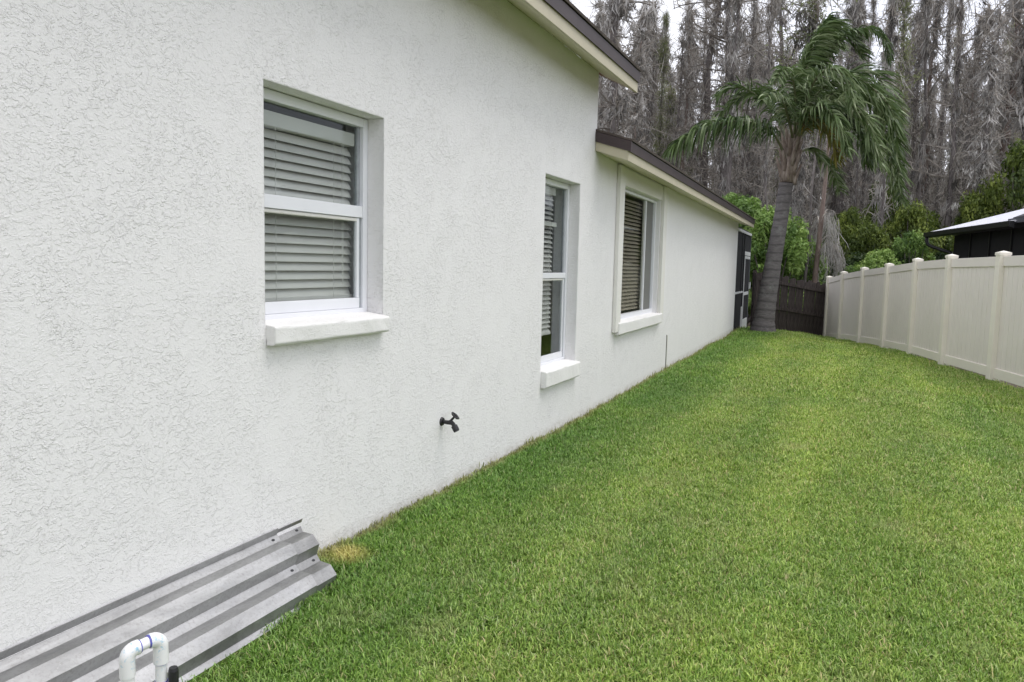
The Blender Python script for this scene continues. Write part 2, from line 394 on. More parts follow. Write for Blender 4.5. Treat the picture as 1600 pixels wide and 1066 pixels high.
# ------------------------------------------------------------------ ground
GP = np.array([(0.3, -3, -1.43), (0.2, 1, -1.43), (0, 3, -1.425), (0, 5, -1.43), (0, 7.4, -1.435), (-.05, 10.5, -1.44), (-.15, 15, -1.46), (-.25, 19.1, -1.475),
      (0.3, 19.8, -1.48), (-.3, 22.3, -1.60), (0.6, 23.2, -1.74), (1.61, 24.5, -2.0), (2.05, 22.7, -1.85), (2.52, 20.67, -1.738),
      (2.98, 18.85, -1.653), (3.39, 16.8, -1.567), (3.76, 14.7, -1.53), (4.2, 13.0, -1.515), (4.65, 11.2, -1.50), (5.1, 9.4, -1.47), (5.6, 7, -1.45), (6, 3, -1.44), (6, -3, -1.44),
      (2.0, 6, -1.435), (1.8, 12, -1.46), (1.4, 17, -1.52), (3, 1, -1.43), (-3, 24, -1.9), (-2, 30, -2.1), (4, 32, -2.1), (8, 20, -1.75), (10, 5, -1.5), (-8, 10, -1.6), (-8, -5, -1.5)])
def gz(x, y):
    x = np.asarray(x, float); y = np.asarray(y, float)
    d2 = (x[..., None] - GP[:, 0]) ** 2 + ((y[..., None] - GP[:, 1])) ** 2 + 0.25
    w = d2 ** -1.6
    z = (w * GP[:, 2]).sum(-1) / w.sum(-1)
    far = np.clip((np.hypot(x, y - 10) - 25) / 30, 0, 1)
    return z * (1 - far) + -2.1 * far
def g1(x, y): return float(gz(np.array([x]), np.array([y]))[0])

def sheet(name, xs, ys, mat, dz=0.0):
    X, Y = np.meshgrid(xs, ys, indexing='ij'); Z = gz(X, Y) + dz
    v = np.stack([X, Y, Z], -1).reshape(-1, 3); n, k = len(xs), len(ys)
    i = np.arange(n * k).reshape(n, k)
    f = np.stack([i[:-1, :-1], i[1:, :-1], i[1:, 1:], i[:-1, 1:]], -1).reshape(-1, 4)
    return link(name, raw_mesh(name, mat, v, f, smooth=True))
far_x = [-300, -150, -80] + list(np.arange(-50, 50.1, 2.0)) + [80, 150, 300]
far_y = [-200, -100, -50] + list(np.arange(-30, 80.1, 2.0)) + [120, 200, 400]
tag(sheet('ground', np.array(far_x), np.array(far_y), M['soil'], -0.10), kind='structure')

WK = math.tan(radians(1.19))            # the rear wing stands at a slight angle to the front wall
def wx(y, off=0.0): return -WK * max(0.0, y - 7.22) + off
POSTS = [(6.1, 5.7), (5.57, 7.5), (5.07, 9.33), (4.63, 11.2), (4.215, 13.0), (3.755, 14.80), (3.39, 16.75), (2.985, 18.75), (2.52, 20.66), (2.055, 22.6), (1.645, 24.38)]
WOOD0, WOOD1 = Vector((-0.28, 22.75, 0)), Vector((1.60, 24.55, 0))

# the lawn: outline sheet from the house wall to the fences
def fence_x(y):
    P = [(7.4, 0)] + POSTS
    P = sorted(P, key=lambda q: q[1])
    return float(np.interp(y, [q[1] for q in P], [q[0] for q in P]))
def lawn():
    ys = np.concatenate([np.arange(-3, 24.4, 0.15)]); nx = 60; V = []; 
    for y in ys:
        a = wx(y) - 0.02 if y < 22.8 else WOOD0.x + (y - WOOD0.y) / (WOOD1.y - WOOD0.y) * (WOOD1.x - WOOD0.x)
        b = fence_x(y) + 0.05
        for t in np.linspace(0, 1, nx): V.append((a + (b - a) * t, y))
    V = np.array(V); Z = gz(V[:, 0], V[:, 1]) - 0.012
    i = np.arange(len(V)).reshape(len(ys), nx)
    f = np.stack([i[:-1, :-1], i[:-1, 1:], i[1:, 1:], i[1:, :-1]], -1).reshape(-1, 4)
    return tag(link('lawn', raw_mesh('lawn', M['turf'], np.c_[V, Z], f, smooth=True)), kind='structure')
lawn()

# ------------------------------------------------------------------ house
house = empty('stucco_house', (0, 0, -1.43), 'white textured stucco house with brown edged roof, three windows and cream fascia boards', 'house')
def hb(mb, name, mat, parent=house, **kw):
    """build in world coordinates, parented to the house"""
    if parent is house:
        mb.v = [(x, y, z + 1.43) for x, y, z in mb.v]
    return mb.build(name, mat, parent, **kw)
def wall_mb(y0, y1, z0, z1, holes, depth=0.24, sub=None):
    """front face at x=0 (bent along wx) with reveals round each hole (ya,yb,za,zb)"""
    mb = MB()
    ys = sorted(set([y0, y1] + [h[0] for h in holes] + [h[1] for h in holes]))
    zs = sorted(set([z0, z1] + [h[2] for h in holes] + [h[3] for h in holes]))
    def inside(y, z): return any(h[0] < y < h[1] and h[2] < z < h[3] for h in holes)
    for a, b in zip(ys, ys[1:]):
        for c, d in zip(zs, zs[1:]):
            if inside((a + b) / 2, (c + d) / 2): continue
            for off in (0, -depth):
                mb.add([(wx(a, off), a, c), (wx(b, off), b, c), (wx(b, off), b, d), (wx(a, off), a, d)], [(0, 1, 2, 3)])
    for ya, yb, za, zb in holes:
        for (p, q) in (((ya, za), (yb, za)), ((yb, za), (yb, zb)), ((yb, zb), (ya, zb)), ((ya, zb), (ya, za))):
            mb.add([(wx(p[0]), *p), (wx(q[0]), *q), (wx(q[0], -depth), *q), (wx(p[0], -depth), *p)], [(0, 1, 2, 3)])
    return mb
W1 = (2.652, 3.567, -0.285, 0.742); W2 = (5.915, 6.78, -0.87, 0.725); W3 = (8.36, 10.22, -0.60, 0.86)
def weld(o, d=0.0005):
    import bmesh
    bm = bmesh.new(); bm.from_mesh(o.data); bmesh.ops.remove_doubles(bm, verts=bm.verts, dist=d)
    bmesh.ops.recalc_face_normals(bm, faces=bm.faces); bm.to_mesh(o.data); bm.free()
w = hb(wall_mb(-5.0, 7.22, -1.75, 1.802, [W1, W2]), 'wall', M['stucco'], fix=False); weld(w)
w = hb(wall_mb(7.22, 19.05, -1.75, 1.075, [W3]), 'wall', M['stucco'], fix=False); weld(w)
# end walls, rear walls, floors
mb = MB()
mb.prism([(-0.002, 7.0, 0.6), (-0.002, 7.0, 1.80), (-4, 7.0, 3.7), (-8, 7.0, 1.8), (-8, 7.0, 0.6)], (0, 0, 0), (0, 0.218, 0))
hb(mb, 'gable_wall', M['stucco'])
hb(MB().box(-8, -0.245, 18.83, 19.03, -1.75, 1.0), 'end_wall', M['stucco'])
hb(MB().box(-8, -0.245, -5, -4.8, -1.75, 1.8), 'end_wall', M['stucco'])
hb(MB().box(-8.2, -8.002, -5, 19.03, -1.75, 1.8), 'rear_wall', M['stucco'])
hb(MB().box(-8, -0.25, -4.79, 18.82, -1.30, -1.28), 'room_floor', M['room'])
hb(MB().box(-8, -0.25, -4.79, 6.99, 1.12, 1.14), 'ceiling', M['room'])
hb(MB().box(-8, -0.50, 7.23, 18.82, 0.98, 1.0), 'ceiling', M['room'])
hb(MB().box(-3.1, -3.0, -4.79, 18.82, -1.27, 0.97), 'room_partition', M['room'])

# roofs.  upper: eave overhang 0.30, end 0.19 beyond the corner.  lower: eave overhang 0.30 from y = 7.2
def roof(y0, y1, zsof_w, zsof_e, h_f, h_d, slope, bent, off0=0.0, x_top=-4.0, zr_w=None):
    e = 0.30
    def X(y, off): return wx(y, off) if bent else off
    def strip(poly, name, mat, ya=y0, yb=y1, **kw):
        mb = MB(); vs = [(X(ya, x), ya, z) for x, z in poly] + [(X(yb, x), yb, z) for x, z in poly]; n = len(poly)
        mb.add(vs, [tuple(range(n))[::-1], tuple(range(n, 2 * n))] + [(i, (i + 1) % n, n + (i + 1) % n, n + i) for i in range(n)])
        return hb(mb, name, mat, **kw)
    strip([(0.002, zsof_w), (e - 0.002, zsof_e), (e - 0.002, zsof_e + 0.015), (0.002, zsof_w + 0.015)], 'soffit', M['soffit'], y0 + 0.03, y1 - 0.02)
    strip([(e, zsof_e - 0.012), (e + 0.022, zsof_e - 0.012), (e + 0.022, zsof_e + h_f), (e, zsof_e + h_f)], 'fascia', M['cream'], bevel=0.002)
    t0 = zsof_e + h_f - 0.008
    strip([(e + 0.002, t0 + 0.01), (e + 0.038, t0), (e + 0.046, t0 + h_d), (e + 0.002, t0 + h_d + 0.002)], 'drip_edge', M['drip'])
    run = e + 0.06 - x_top
    strip([(e + 0.06, t0 + h_d + 0.004), (x_top, t0 + h_d + 0.004 + run * slope), (x_top, t0 + h_d + 0.03 + run * slope), (e + 0.065, t0 + h_d + 0.022)],
          'roof', M['shingle'], y0 - 0.02, y1 + 0.02)
    strip([(x_top - 0.002, t0 + h_d + 0.004 + run * slope), (x_top * 2 - e, t0 + h_d), (x_top * 2 - e, t0 + h_d + 0.03), (x_top - 0.002, t0 + h_d + 0.03 + run * slope)],
          'roof', M['shingle'], y0 - 0.02, y1 + 0.02)
    return t0
t0 = roof(-5.3, 7.42, 1.802, 1.646, 0.085, 0.092, 0.50, False)
# barge end of the upper overhang beyond the corner
hb(MB().prism([(0.298, 7.40, 1.648), (0.298, 7.40, 1.70), (-4.0, 7.40, 3.90), (-4.0, 7.40, 3.80)], (0, 0, 0), (0, 0.018, 0)), 'barge_board', M['deck'])
hb(MB().prism([(0.296, 7.222, 1.664), (0.296, 7.222, 1.70), (-4.0, 7.222, 3.91), (-4.0, 7.222, 3.87)], (0, 0, 0), (0, 0.176, 0)), 'roof_deck', M['deck'])
t0 = roof(7.20, 19.32, 1.072, 0.988, 0.078, 0.088, 0.30, True)
# near end of the lower overhang: cream return board and its brown strip
hb(MB().prism([(0.003, 7.205, 1.078), (0.32, 7.205, 0.977), (0.32, 7.205, 1.066), (0.003, 7.205, 1.165)], (0, 0, 0), (0, -0.022, 0)), 'return_board', M['cream'], bevel=0.002)
hb(MB().prism([(0.003, 7.205, 1.160), (0.345, 7.205, 1.056), (0.350, 7.205, 1.148), (0.003, 7.205, 1.252)], (0, 0, 0), (0, -0.036, 0)), 'drip_edge', M['drip'])

# trim round the third window, and the joint near the ground
def wbox(name, mat, o0, o1, y0, y1, z0, z1, parent=house, bevel=0.0, **kw):
    mb = MB(); vs = [(wx(y, x), y, z) for x in (o0, o1) for y in (y0, y1) for z in (z0, z1)]
    mb.add(vs, [(0, 1, 3, 2), (4, 6, 7, 5), (0, 4, 5, 1), (2, 3, 7, 6), (0, 2, 6, 4), (1, 5, 7, 3)])
    if parent is house: return hb(mb, name, mat, bevel=bevel, **kw)
    mb.v = [(x, y, z + 1.43) for x, y, z in mb.v]
    return mb.build(name, mat, parent, bevel=bevel, **kw)
wbox('pilaster', M['stucco_trim'], 0.001, 0.045, 8.00, 8.19, -0.70, 1.052, bevel=0.006)
wbox('pilaster', M['stucco_trim'], 0.001, 0.045, 10.26, 10.47, -0.70, 1.052, bevel=0.006)
wbox('head_band', M['stucco_trim'], 0.001, 0.018, 8.192, 10.258, 0.863, 1.055, bevel=0.004)
wbox('control_joint', M['seam_shade'], 0.001, 0.007, 10.985, 10.998, -1.60, -0.945)  # dark strip stands in for the shadow edge along the seam
wbox('control_joint', M['stucco_trim'], 0.001, 0.014, 11.0, 11.03, -1.60, -0.95, bevel=0.004)

# ---- windows.  sub-parts are children of the window part
def win_empty(name='window'):
    o = bpy.data.objects.new(name, None); col.objects.link(o); o.parent = house; o.empty_display_size = 0.1; return o
def slat_mesh(y0, y1, tilt, w=0.050, nm='slat', mat=None):
    mb = MB(); n = 4; pts = []
    for i in range(n + 1):
        a = (i / n - 0.5); x = a * w * cos(tilt); z = -a * w * sin(tilt) + 0.004 * (1 - 4 * a * a)
        pts.append((x, z))
    th = 0.0026
    poly = [(x, y0, z) for x, z in pts] + [(x, y0, z - th) for x, z in pts[::-1]]
    mb.prism(poly, (0, 0, 0), (0, y1 - y0, 0))
    return mb.mesh(nm, mat or M['slat'])
def hung_window(op, rail_z, blind, mat_slat=None, label=None):
    ya, yb, za, zb = op; g = win_empty()
    if label: g['label'] = label
    B = lambda name, mat, x0, x1, y0, y1, z0, z1, bev=0.002: wbox(name, mat, x0, x1, y0, y1, z0, z1, g, bev)
    f = 0.042
    zb2 = zb - 0.004; za2 = za + 0.004
    B('frame', M['vinyl_white'], -0.150, -0.098, ya + .002, ya + f, za2, zb2)
    B('frame', M['vinyl_white'], -0.150, -0.098, yb - f, yb - .002, za2, zb2)
    B('frame', M['vinyl_white'], -0.150, -0.099, ya + f + .001, yb - f - .001, zb2 - 0.045, zb2)
    B('frame', M['vinyl_white'], -0.150, -0.094, ya + f + .001, yb - f - .001, za2, za2 + 0.030)
    # tracks at the side of the lower sash
    B('track', M['track'], -0.130, -0.112, yb - f - 0.022, yb - f - 0.001, za2 + 0.031, rail_z[0] - .001, 0)
    B('track', M['track'], -0.130, -0.112, ya + f + 0.001, ya + f + 0.022, za2 + 0.031, rail_z[0] - .001, 0)
    # sashes
    B('meeting_rail', M['vinyl_white'], -0.135, -0.100, ya + f + .002, yb - f - .002, rail_z[0], rail_z[1])
    B('sash_rail', M['vinyl_white'], -0.128, -0.104, ya + f + .023, yb - f - .023, za2 + 0.031, za2 + 0.085)
    B('sash_stile', M['vinyl_white'], -0.127, -0.106, yb - f - 0.045, yb - f - 0.024, za2 + 0.086, rail_z[0] - .002)
    B('sash_stile', M['vinyl_white'], -0.127, -0.106, ya + f + 0.024, ya + f + 0.045, za2 + 0.086, rail_z[0] - .002)
    B('sash_stile', M['track'], -0.140, -0.120, yb - f - 0.022, yb - f - 0.001, rail_z[1] + .001, zb2 - 0.046)
    B('sash_stile', M['track'], -0.140, -0.120, ya + f + 0.001, ya + f + 0.022, rail_z[1] + .001, zb2 - 0.046)
    B('pane', M['glass'], -0.119, -0.116, ya + f + .046, yb - f - .046, za2 + 0.086, rail_z[0] - .002, 0)
    B('pane', M['glass'], -0.133, -0.130, ya + f + .023, yb - f - .023, rail_z[1] + .001, zb2 - 0.047, 0)
    B('sash_rail', M['stucco_trim'], -0.126, -0.107, ya + f + .024, yb - f - .024, rail_z[0] - 0.020, rail_z[0] - 0.003)
    # blind
    top, bot, sp, tilt, by0, by1, bx = blind
    sm = slat_mesh(by0, by1, tilt, mat=mat_slat)
    B('blind_headrail', M['slat'], bx - 0.03, bx + 0.035, by0, by1, top, top + 0.065)
    z = top - 0.028; k = 0
    while z > bot + 0.02:
        o = link('slat', sm, g, (bx, 0, z + 1.43)); o.rotation_euler.y = random.uniform(-.04, .04)
        z -= sp; k += 1
    B('bottom_rail', M['slat'], bx - 0.022, bx + 0.022, by0, by1, z + 0.002, z + 0.022)
    for fy in (0.22, 0.78):
        yy = by0 + (by1 - by0) * fy
        for q in ((bx + 0.030,) ):
            mb = MB().tube([(q, yy, z + 1.44), (q, yy, top + 1.43)], 0.0016, 5); mb.build('cord', M['cord'], g)
    yy = by1 - 0.11
    MB().tube([(bx + 0.034, yy, top + 1.43), (bx + 0.035, yy + 0.004, bot + 1.53)], 0.0014, 5).build('cord', M['cord'], g)
    MB().tube([(bx + 0.034, yy + .014, top + 1.43), (bx + 0.035, yy + 0.010, bot + 1.50)], 0.0014, 5).build('cord', M['cord'], g)
    return g
g1w = hung_window(W1, (0.224, 0.284), (0.592, -0.20, 0.0425, radians(60), 2.72, 3.500, -0.172), label='square double hung window with closed white slatted blind')
g2w = hung_window(W2, (-0.115, -0.068), (0.61, -0.62, 0.0415, radians(42), 5.98, 6.60, -0.200), label='tall narrow double hung window with half open white blind')
# a pale thing seen behind the upper pane of the second window: the valance of a lamp or shelf edge in the room
wbox('shelf_edge', M['slat'], -0.164, -0.150, 5.95, 6.60, 0.335, 0.372, g2w, 0.002)

def slider(op):
    ya, yb, za, zb = op; g = win_empty(); g['label'] = 'tall window with tinted panes, tan blind and white vertical frame'
    B = lambda name, mat, x0, x1, y0, y1, z0, z1, bev=0.002: wbox(name, mat, x0, x1, y0, y1, z0, z1, g, bev)
    # recessed surround
    B('surround', M['stucco_trim'], -0.12, -0.05, ya + .002, ya + 0.16, za + .002, zb - .002, 0.003)
    B('frame', M['vinyl_white'], -0.115, -0.052, ya + 0.162, ya + 0.195, za + .005, zb - .005)
    B('frame', M['vinyl_white'], -0.115, -0.052, yb - 0.045, yb - .002, za + .005, zb - .005)
    B('frame', M['vinyl_white'], -0.115, -0.053, ya + 0.196, yb - 0.046, zb - 0.035, zb - .005)
    B('frame', M['vinyl_white'], -0.115, -0.053, ya + 0.196, yb - 0.046, za + .005, za + 0.060)
    ym = ya + 0.195 + 1.13
    B('mullion', M['vinyl_white'], -0.105, -0.065, ym, ym + 0.040, za + 0.061, zb - 0.036)
    B('track', M['track'], -0.100, -0.080, yb - 0.075, yb - 0.047, za + 0.061, zb - 0.036, 0)
    B('pane', M['dark_glass'], -0.090, -0.086, ya + 0.197, ym - 0.001, za + 0.062, zb - 0.037, 0)
    B('insect_screen', M['grey_screen'], -0.082, -0.080, ym + 0.041, yb - 0.077, za + 0.062, zb - 0.037, 0)
    sm = slat_mesh(ya + 0.21, yb - 0.09, radians(48), mat=M['tan_slat'])
    z = zb - 0.08
    while z > za + 0.10:
        link('slat', sm, g, (wx(9.2, -0.155), 0, z + 1.43)); z -= 0.044
    return g
M['grey_screen'] = screen_mesh('grey_insect_screen', (0.20, 0.20, 0.19), 0.78)
slider(W3)
# sills
def sill(y0, y1, z0, z1, x1, par):
    mb = MB()
    sy = np.linspace(y0, y1, 14)
    r2 = random.Random(5)
    prof = [(-0.094, z0 + .03), (-0.094, z1 + 0.012), (x1 - .006, z1 - 0.006), (x1, z1 - 0.014), (x1, z0 + 0.010), (x1 - 0.012, z0), (0.002, z0), (0.002, z0 + .03)]
    n = len(prof); vs = []
    for y in sy:
        for (x, z) in prof:
            j = r2.uniform(-.0022, .0022)
            vs.append((wx(y, x + (j if x > 0.01 else 0)), y, z + 1.43 + j * (1 if x > 0.01 else 0)))
    fs = [tuple(range(n)), tuple(range((len(sy) - 1) * n, len(sy) * n))[::-1]]
    for i in range(len(sy) - 1):
        for k in range(n): fs.append((i * n + k, i * n + (k + 1) % n, (i + 1) * n + (k + 1) % n, (i + 1) * n + k))
    mb.add(vs, fs); return mb.build('sill', M['sill'], par, bevel=0.003)
ws = [o for o in house.children if o.name.startswith('window')]
sill(2.655, 3.56, -0.375, -0.284, 0.050, ws[0])
sill(5.925, 6.80, -1.010, -0.869, 0.050, ws[1])
sill(8.10, 10.36, -0.735, -0.599, 0.058, ws[2])

# outdoor faucet on the wall
fa = bpy.data.objects.new('outdoor_faucet', None); col.objects.link(fa); fa.parent = house; fa.location = (0, 4.243, -0.985 + 1.43)
fa.scale = (0.95,) * 3
fa['label'] = 'small black hose bib on the wall between the first two windows'
MB().tube([(0.0, 0, 0), (0.012, 0, 0)], [0.030, 0.024], 16).build('flange', M['black'], fa, smooth=False)
MB().tube([(0.010, 0, 0), (0.045, 0, -0.002), (0.075, 0, 0.0)], [0.012, 0.014, 0.016], 12).build('valve_body', M['black'], fa)
MB().tube([(0.062, 0, 0.005), (0.095, 0.010, 0.045)], [0.009, 0.007], 10).build('stem', M['black'], fa)
d = Vector((0.095, 0.010, 0.045)); dn = Vector((0.033, 0.010, 0.040)).normalized()
a1 = dn.orthogonal().normalized(); a2 = dn.cross(a1)
ring = [d + (a1 * cos(t) + a2 * sin(t)) * 0.026 * (1 + 0.10 * cos(5 * t)) for t in np.linspace(0, 2 * pi, 26)]
mb = MB().tube(ring, 0.0065, 6, False)
for k in range(4):
    t = k * pi / 2; mb.tube([d, d + (a1 * cos(t) + a2 * sin(t)) * 0.026], 0.004, 5)
mb.tube([d - dn * .006, d + dn * .008], 0.009, 10)
mb.build('handle', M['black'], fa)
MB().tube([(0.070, 0, 0.002), (0.088, -0.002, -0.010), (0.100, -0.004, -0.026)], [0.014, 0.014, 0.014], 12).build('spout', M['black'], fa)
MB().tube([(0.094, -0.003, -0.018), (0.108, -0.005, -0.040), (0.116, -0.006, -0.052)], [0.021, 0.021, 0.019], 14).build('vacuum_breaker', M['black'], fa)

# ------------------------------------------------------------------ screen enclosure beyond the wall
se = empty('screen_enclosure', (wx(20), 20, -1.5), 'dark screened patio enclosure with thin white frame between the house corner and wood fence', 'screen enclosure')
def sb(name, mat, o0, o1, y0, y1, z0, z1, par=se, bev=0.002):
    mb = MB(); c0 = Vector(se.location)
    vs = [(wx(y, x) - c0.x, y - c0.y, z - c0.z) for x in (o0, o1) for y in (y0, y1) for z in (z0, z1)]
    mb.add(vs, [(0, 1, 3, 2), (4, 6, 7, 5), (0, 4, 5, 1), (2, 3, 7, 6), (0, 2, 6, 4), (1, 5, 7, 3)])
    return mb.build(name, mat, par, bevel=bev)
sb('top_beam', M['white_metal'], -0.06, 0.0, 19.07, 22.30, 0.90, 0.965)
sb('rail', M['white_metal'], -0.055, -0.005, 19.07, 20.75, -0.595, -0.55)
sb('post', M['darkmetal'], -0.055, -0.003, 20.76, 20.81, -1.70, 0.898)
sb('post', M['gutter_grey'], -0.055, -0.004, 22.25, 22.30, -1.80, 0.898)
sb('post', M['darkmetal'], -0.055, -0.003, 20.30, 20.335, -0.549, 0.898)
sb('rail', M['white_metal'], -0.055, -0.005, 20.82, 22.24, 0.36, 0.46)
sb('screen_panel', M['screen'], -0.034, -0.030, 19.07, 20.76, -0.549, 0.898, bev=0)
sb('screen_panel', M['screen'], -0.034, -0.030, 19.07, 20.76, -1.60, -0.596, bev=0)
sb('screen_panel', M['screen'], -0.034, -0.030, 20.82, 22.24, 0.461, 0.898, bev=0)
sb('post', M['white_metal'], -0.02, 0.0, 20.62, 20.755, -1.75, -0.95)
dr = bpy.data.objects.new('door', None); col.objects.link(dr); dr.parent = se
sb('door_stile', M['white_metal'], -0.03, 0.004, 20.86, 20.95, -1.66, 0.34, dr)
sb('door_stile', M['gutter_grey'], -0.03, 0.004, 22.08, 22.17, -1.66, 0.34, dr)
sb('door_rail', M['white_metal'], -0.028, 0.003, 20.951, 22.079, -0.67, -0.59, dr)
sb('door_rail', M['white_metal'], -0.028, 0.003, 20.951, 22.079, 0.27, 0.34, dr)
sb('kick_plate', M['white_metal'], -0.028, 0.002, 20.951, 22.079, -1.66, -1.30, dr)
sb('door_screen', M['screen'], -0.018, -0.014, 20.951, 22.079, -0.589, 0.269, dr, 0)
sb('door_screen', M['screen'], -0.018, -0.014, 20.951, 22.079, -1.299, -0.671, dr, 0)
sb('handle', M['white_metal'], 0.005, 0.05, 22.05, 22.12, -0.52, -0.34, dr)
# dark patio behind the screen
sb('patio_floor', M['room'], -4.0, -0.07, 19.07, 22.30, -1.60, -1.57, bev=0)
sb('patio_wall', M['blackwall'], -4.0, -0.07, 22.26, 22.30, -1.56, 0.95, bev=0)
sb('patio_wall', M['blackwall'], -4.1, -4.0, 19.07, 22.30, -1.60, 0.95, bev=0)
sb('patio_roof', M['blackwall'], -4.1, -0.07, 19.07, 22.30, 0.98, 1.02, bev=0)

# ------------------------------------------------------------------ vinyl fence
vf = empty('vinyl_fence', (4.2, 13.0, -1.5), 'tan vinyl privacy fence of tongue and groove boards with capped posts along the lawn', 'fence')
V0 = Vector(vf.location)
pm = MB(); h = 1.86; a = 0.071
pm.box(-a, a, -a, a, -0.15, h - 0.06)
post_me = pm.mesh('post', M['vinyl_post'])
cm = MB(); c2 = a + 0.008
cm.box(-c2, c2, -c2, c2, h - 0.062, h - 0.025)
cm.add([(-c2, -c2, h - .0249), (c2, -c2, h - .0249), (c2, c2, h - .0249), (-c2, c2, h - .0249), (0, 0, h + 0.002)], [(0, 1, 4), (1, 2, 4), (2, 3, 4), (3, 0, 4)])
cap_me = cm.mesh('post_cap', M['vinyl_post'])
bw = 0.157; bh = 1.62
bm_ = MB()
# one board: face proud in the middle, chamfered edges make the vee grooves
bm_.prism([(-bw / 2, 0.008, 0), (-bw / 2 + 0.009, -0.004, 0), (bw / 2 - 0.009, -0.004, 0), (bw / 2, 0.008, 0), (bw / 2, 0.018, 0), (-bw / 2, 0.018, 0)], (0, 0, 0), (0, 0, bh))
board_me = bm_.mesh('board', M['vinyl_tan'])
PZ = [g1(x, y) for x, y in POSTS]
for i, (x, y) in enumerate(POSTS):
    j = min(i, len(POSTS) - 2); dv = Vector((POSTS[j + 1][0] - POSTS[j][0], POSTS[j + 1][1] - POSTS[j][1], 0)); az = math.atan2(dv.y, dv.x)
    p = link('post', post_me, vf, Vector((x, y, PZ[i])) - V0); p.rotation_euler = (random.uniform(-.006, .006), random.uniform(-.006, .006), az)
    c = link('post_cap', cap_me, p)
for i in range(len(POSTS) - 1):
    A = Vector((*POSTS[i], PZ[i])); B = Vector((*POSTS[i + 1], PZ[i + 1])); L = (B - A).xy.length; dv = (B - A); dh = Vector((dv.x, dv.y, 0)).normalized()
    nn = Vector((dh.y, -dh.x, 0))
    if (Vector((0, 10, 0)) - A).dot(nn) < 0: nn = -nn          # towards the lawn
    az = math.atan2(nn.x, -nn.y) if False else math.atan2(-nn.x, nn.y) + pi
    def rail(z0, z1, th, name):
        mb = MB(); P = A + dh * (a + 0.001); Q = B - dh * (a + 0.001); s = th / 2
        zA = A.z + dv.z * (a / L); zB = B.z - dv.z * (a / L)
        vs = []
        for (pt, zz) in ((P, zA), (Q, zB)):
            for sd_ in (-s, s):
                for zq in (z0, z1): vs.append(Vector((pt.x, pt.y, zz + zq)) + nn * sd_ - V0)
        mb.add(vs, [(0, 1, 3, 2), (4, 6, 7, 5), (0, 4, 5, 1), (2, 3, 7, 6), (0, 2, 6, 4), (1, 5, 7, 3)])
        mb.build(name, M['vinyl_tan'] if name == 'top_rail' else M['vinyl_post'], vf, bevel=0.004)
    gap = 0.055
    rail(1.64, 1.78, 0.050, 'top_rail'); rail(gap, gap + 0.14, 0.050, 'bottom_rail')
    n = int(round((L - 2 * a) / bw)); step = (L - 2 * a) / n
    for k in range(n):
        s = a + step * (k + 0.5)
        q = A + dh * s; z = A.z + dv.z * s / L
        o = link('board', board_me, vf, Vector((q.x, q.y, z + gap + 0.06)) - V0)
        o.rotation_euler.z = math.atan2(-nn.x, nn.y) + pi      # board's -Y faces the lawn
        o.scale = (step / bw * 0.999, 1, 1)

# ------------------------------------------------------------------ wood fence
wf = empty('wood_fence', (WOOD0.x, WOOD0.y, -1.6), 'dark weathered wooden picket fence closing off the far end of the lawn behind the palm', 'fence')
dw = (WOOD1 - WOOD0); Lw = dw.length; dwn = dw.normalized(); nw_ = Vector((dwn.y, -dwn.x, 0)); wz0 = g1(WOOD0.x, WOOD0.y); wz1 = g1(WOOD1.x, WOOD1.y)
if nw_.y > 0: nw_ = -nw_
c0 = Vector(wf.location); azw = math.atan2(dwn.y, dwn.x)
np_ = 19; stepw = Lw / np_
pk = []
for v_ in range(4):
    r_ = random.Random(v_); hh = 1.63 + r_.uniform(-.03, .03); w_ = stepw - 0.003 - r_.uniform(0, .004)
    pk.append(MB().prism([(-w_ / 2, 0, 0), (w_ / 2, 0, 0), (w_ / 2, 0, hh - 0.03), (w_ / 2 - 0.03, 0, hh), (-w_ / 2 + 0.03, 0, hh), (-w_ / 2, 0, hh - 0.035)], (0, 0, 0), (0, 0.017, 0)).mesh('plank', M['old_wood']))
for k in range(np_):
    s = (k + 0.5) * stepw; q = WOOD0 + dwn * s; z = wz0 + (wz1 - wz0) * s / Lw - 0.03
    o = link('plank', pk[k % 4], wf, Vector((q.x, q.y, z + random.uniform(-.02, .02))) - c0 + Vector((0, 0, 0)))
    o.rotation_euler = (random.uniform(-.01, .01), random.uniform(-.015, .015), azw)
def wrail(zr):
    A = WOOD0 + Vector((0, 0, wz0 + zr)); B = WOOD1 + Vector((0, 0, wz1 + zr)); mb = MB(); vs = []
    for pt in (A, B):
        for off in (0.003, 0.042):
            for zq in (-0.042, 0.042): vs.append(pt + nw_ * off + Vector((0, 0, zq)) - c0)
    mb.add(vs, [(0, 1, 3, 2), (4, 6, 7, 5), (0, 4, 5, 1), (2, 3, 7, 6), (0, 2, 6, 4), (1, 5, 7, 3)]); mb.build('rail', M['old_wood'], wf, bevel=0.004)
for zr in (0.68, 1.40): wrail(zr)
for s in (0.05, Lw - 0.06):
    q = WOOD0 + dwn * s + nw_ * 0.09; z = wz0 + (wz1 - wz0) * s / Lw
    mb = MB().box(-0.045, 0.045, -0.045, 0.045, -0.1, 1.55); o = mb.build('post', M['old_wood'], wf); o.location = Vector((q.x, q.y, z)) - c0; o.rotation_euler.z = azw

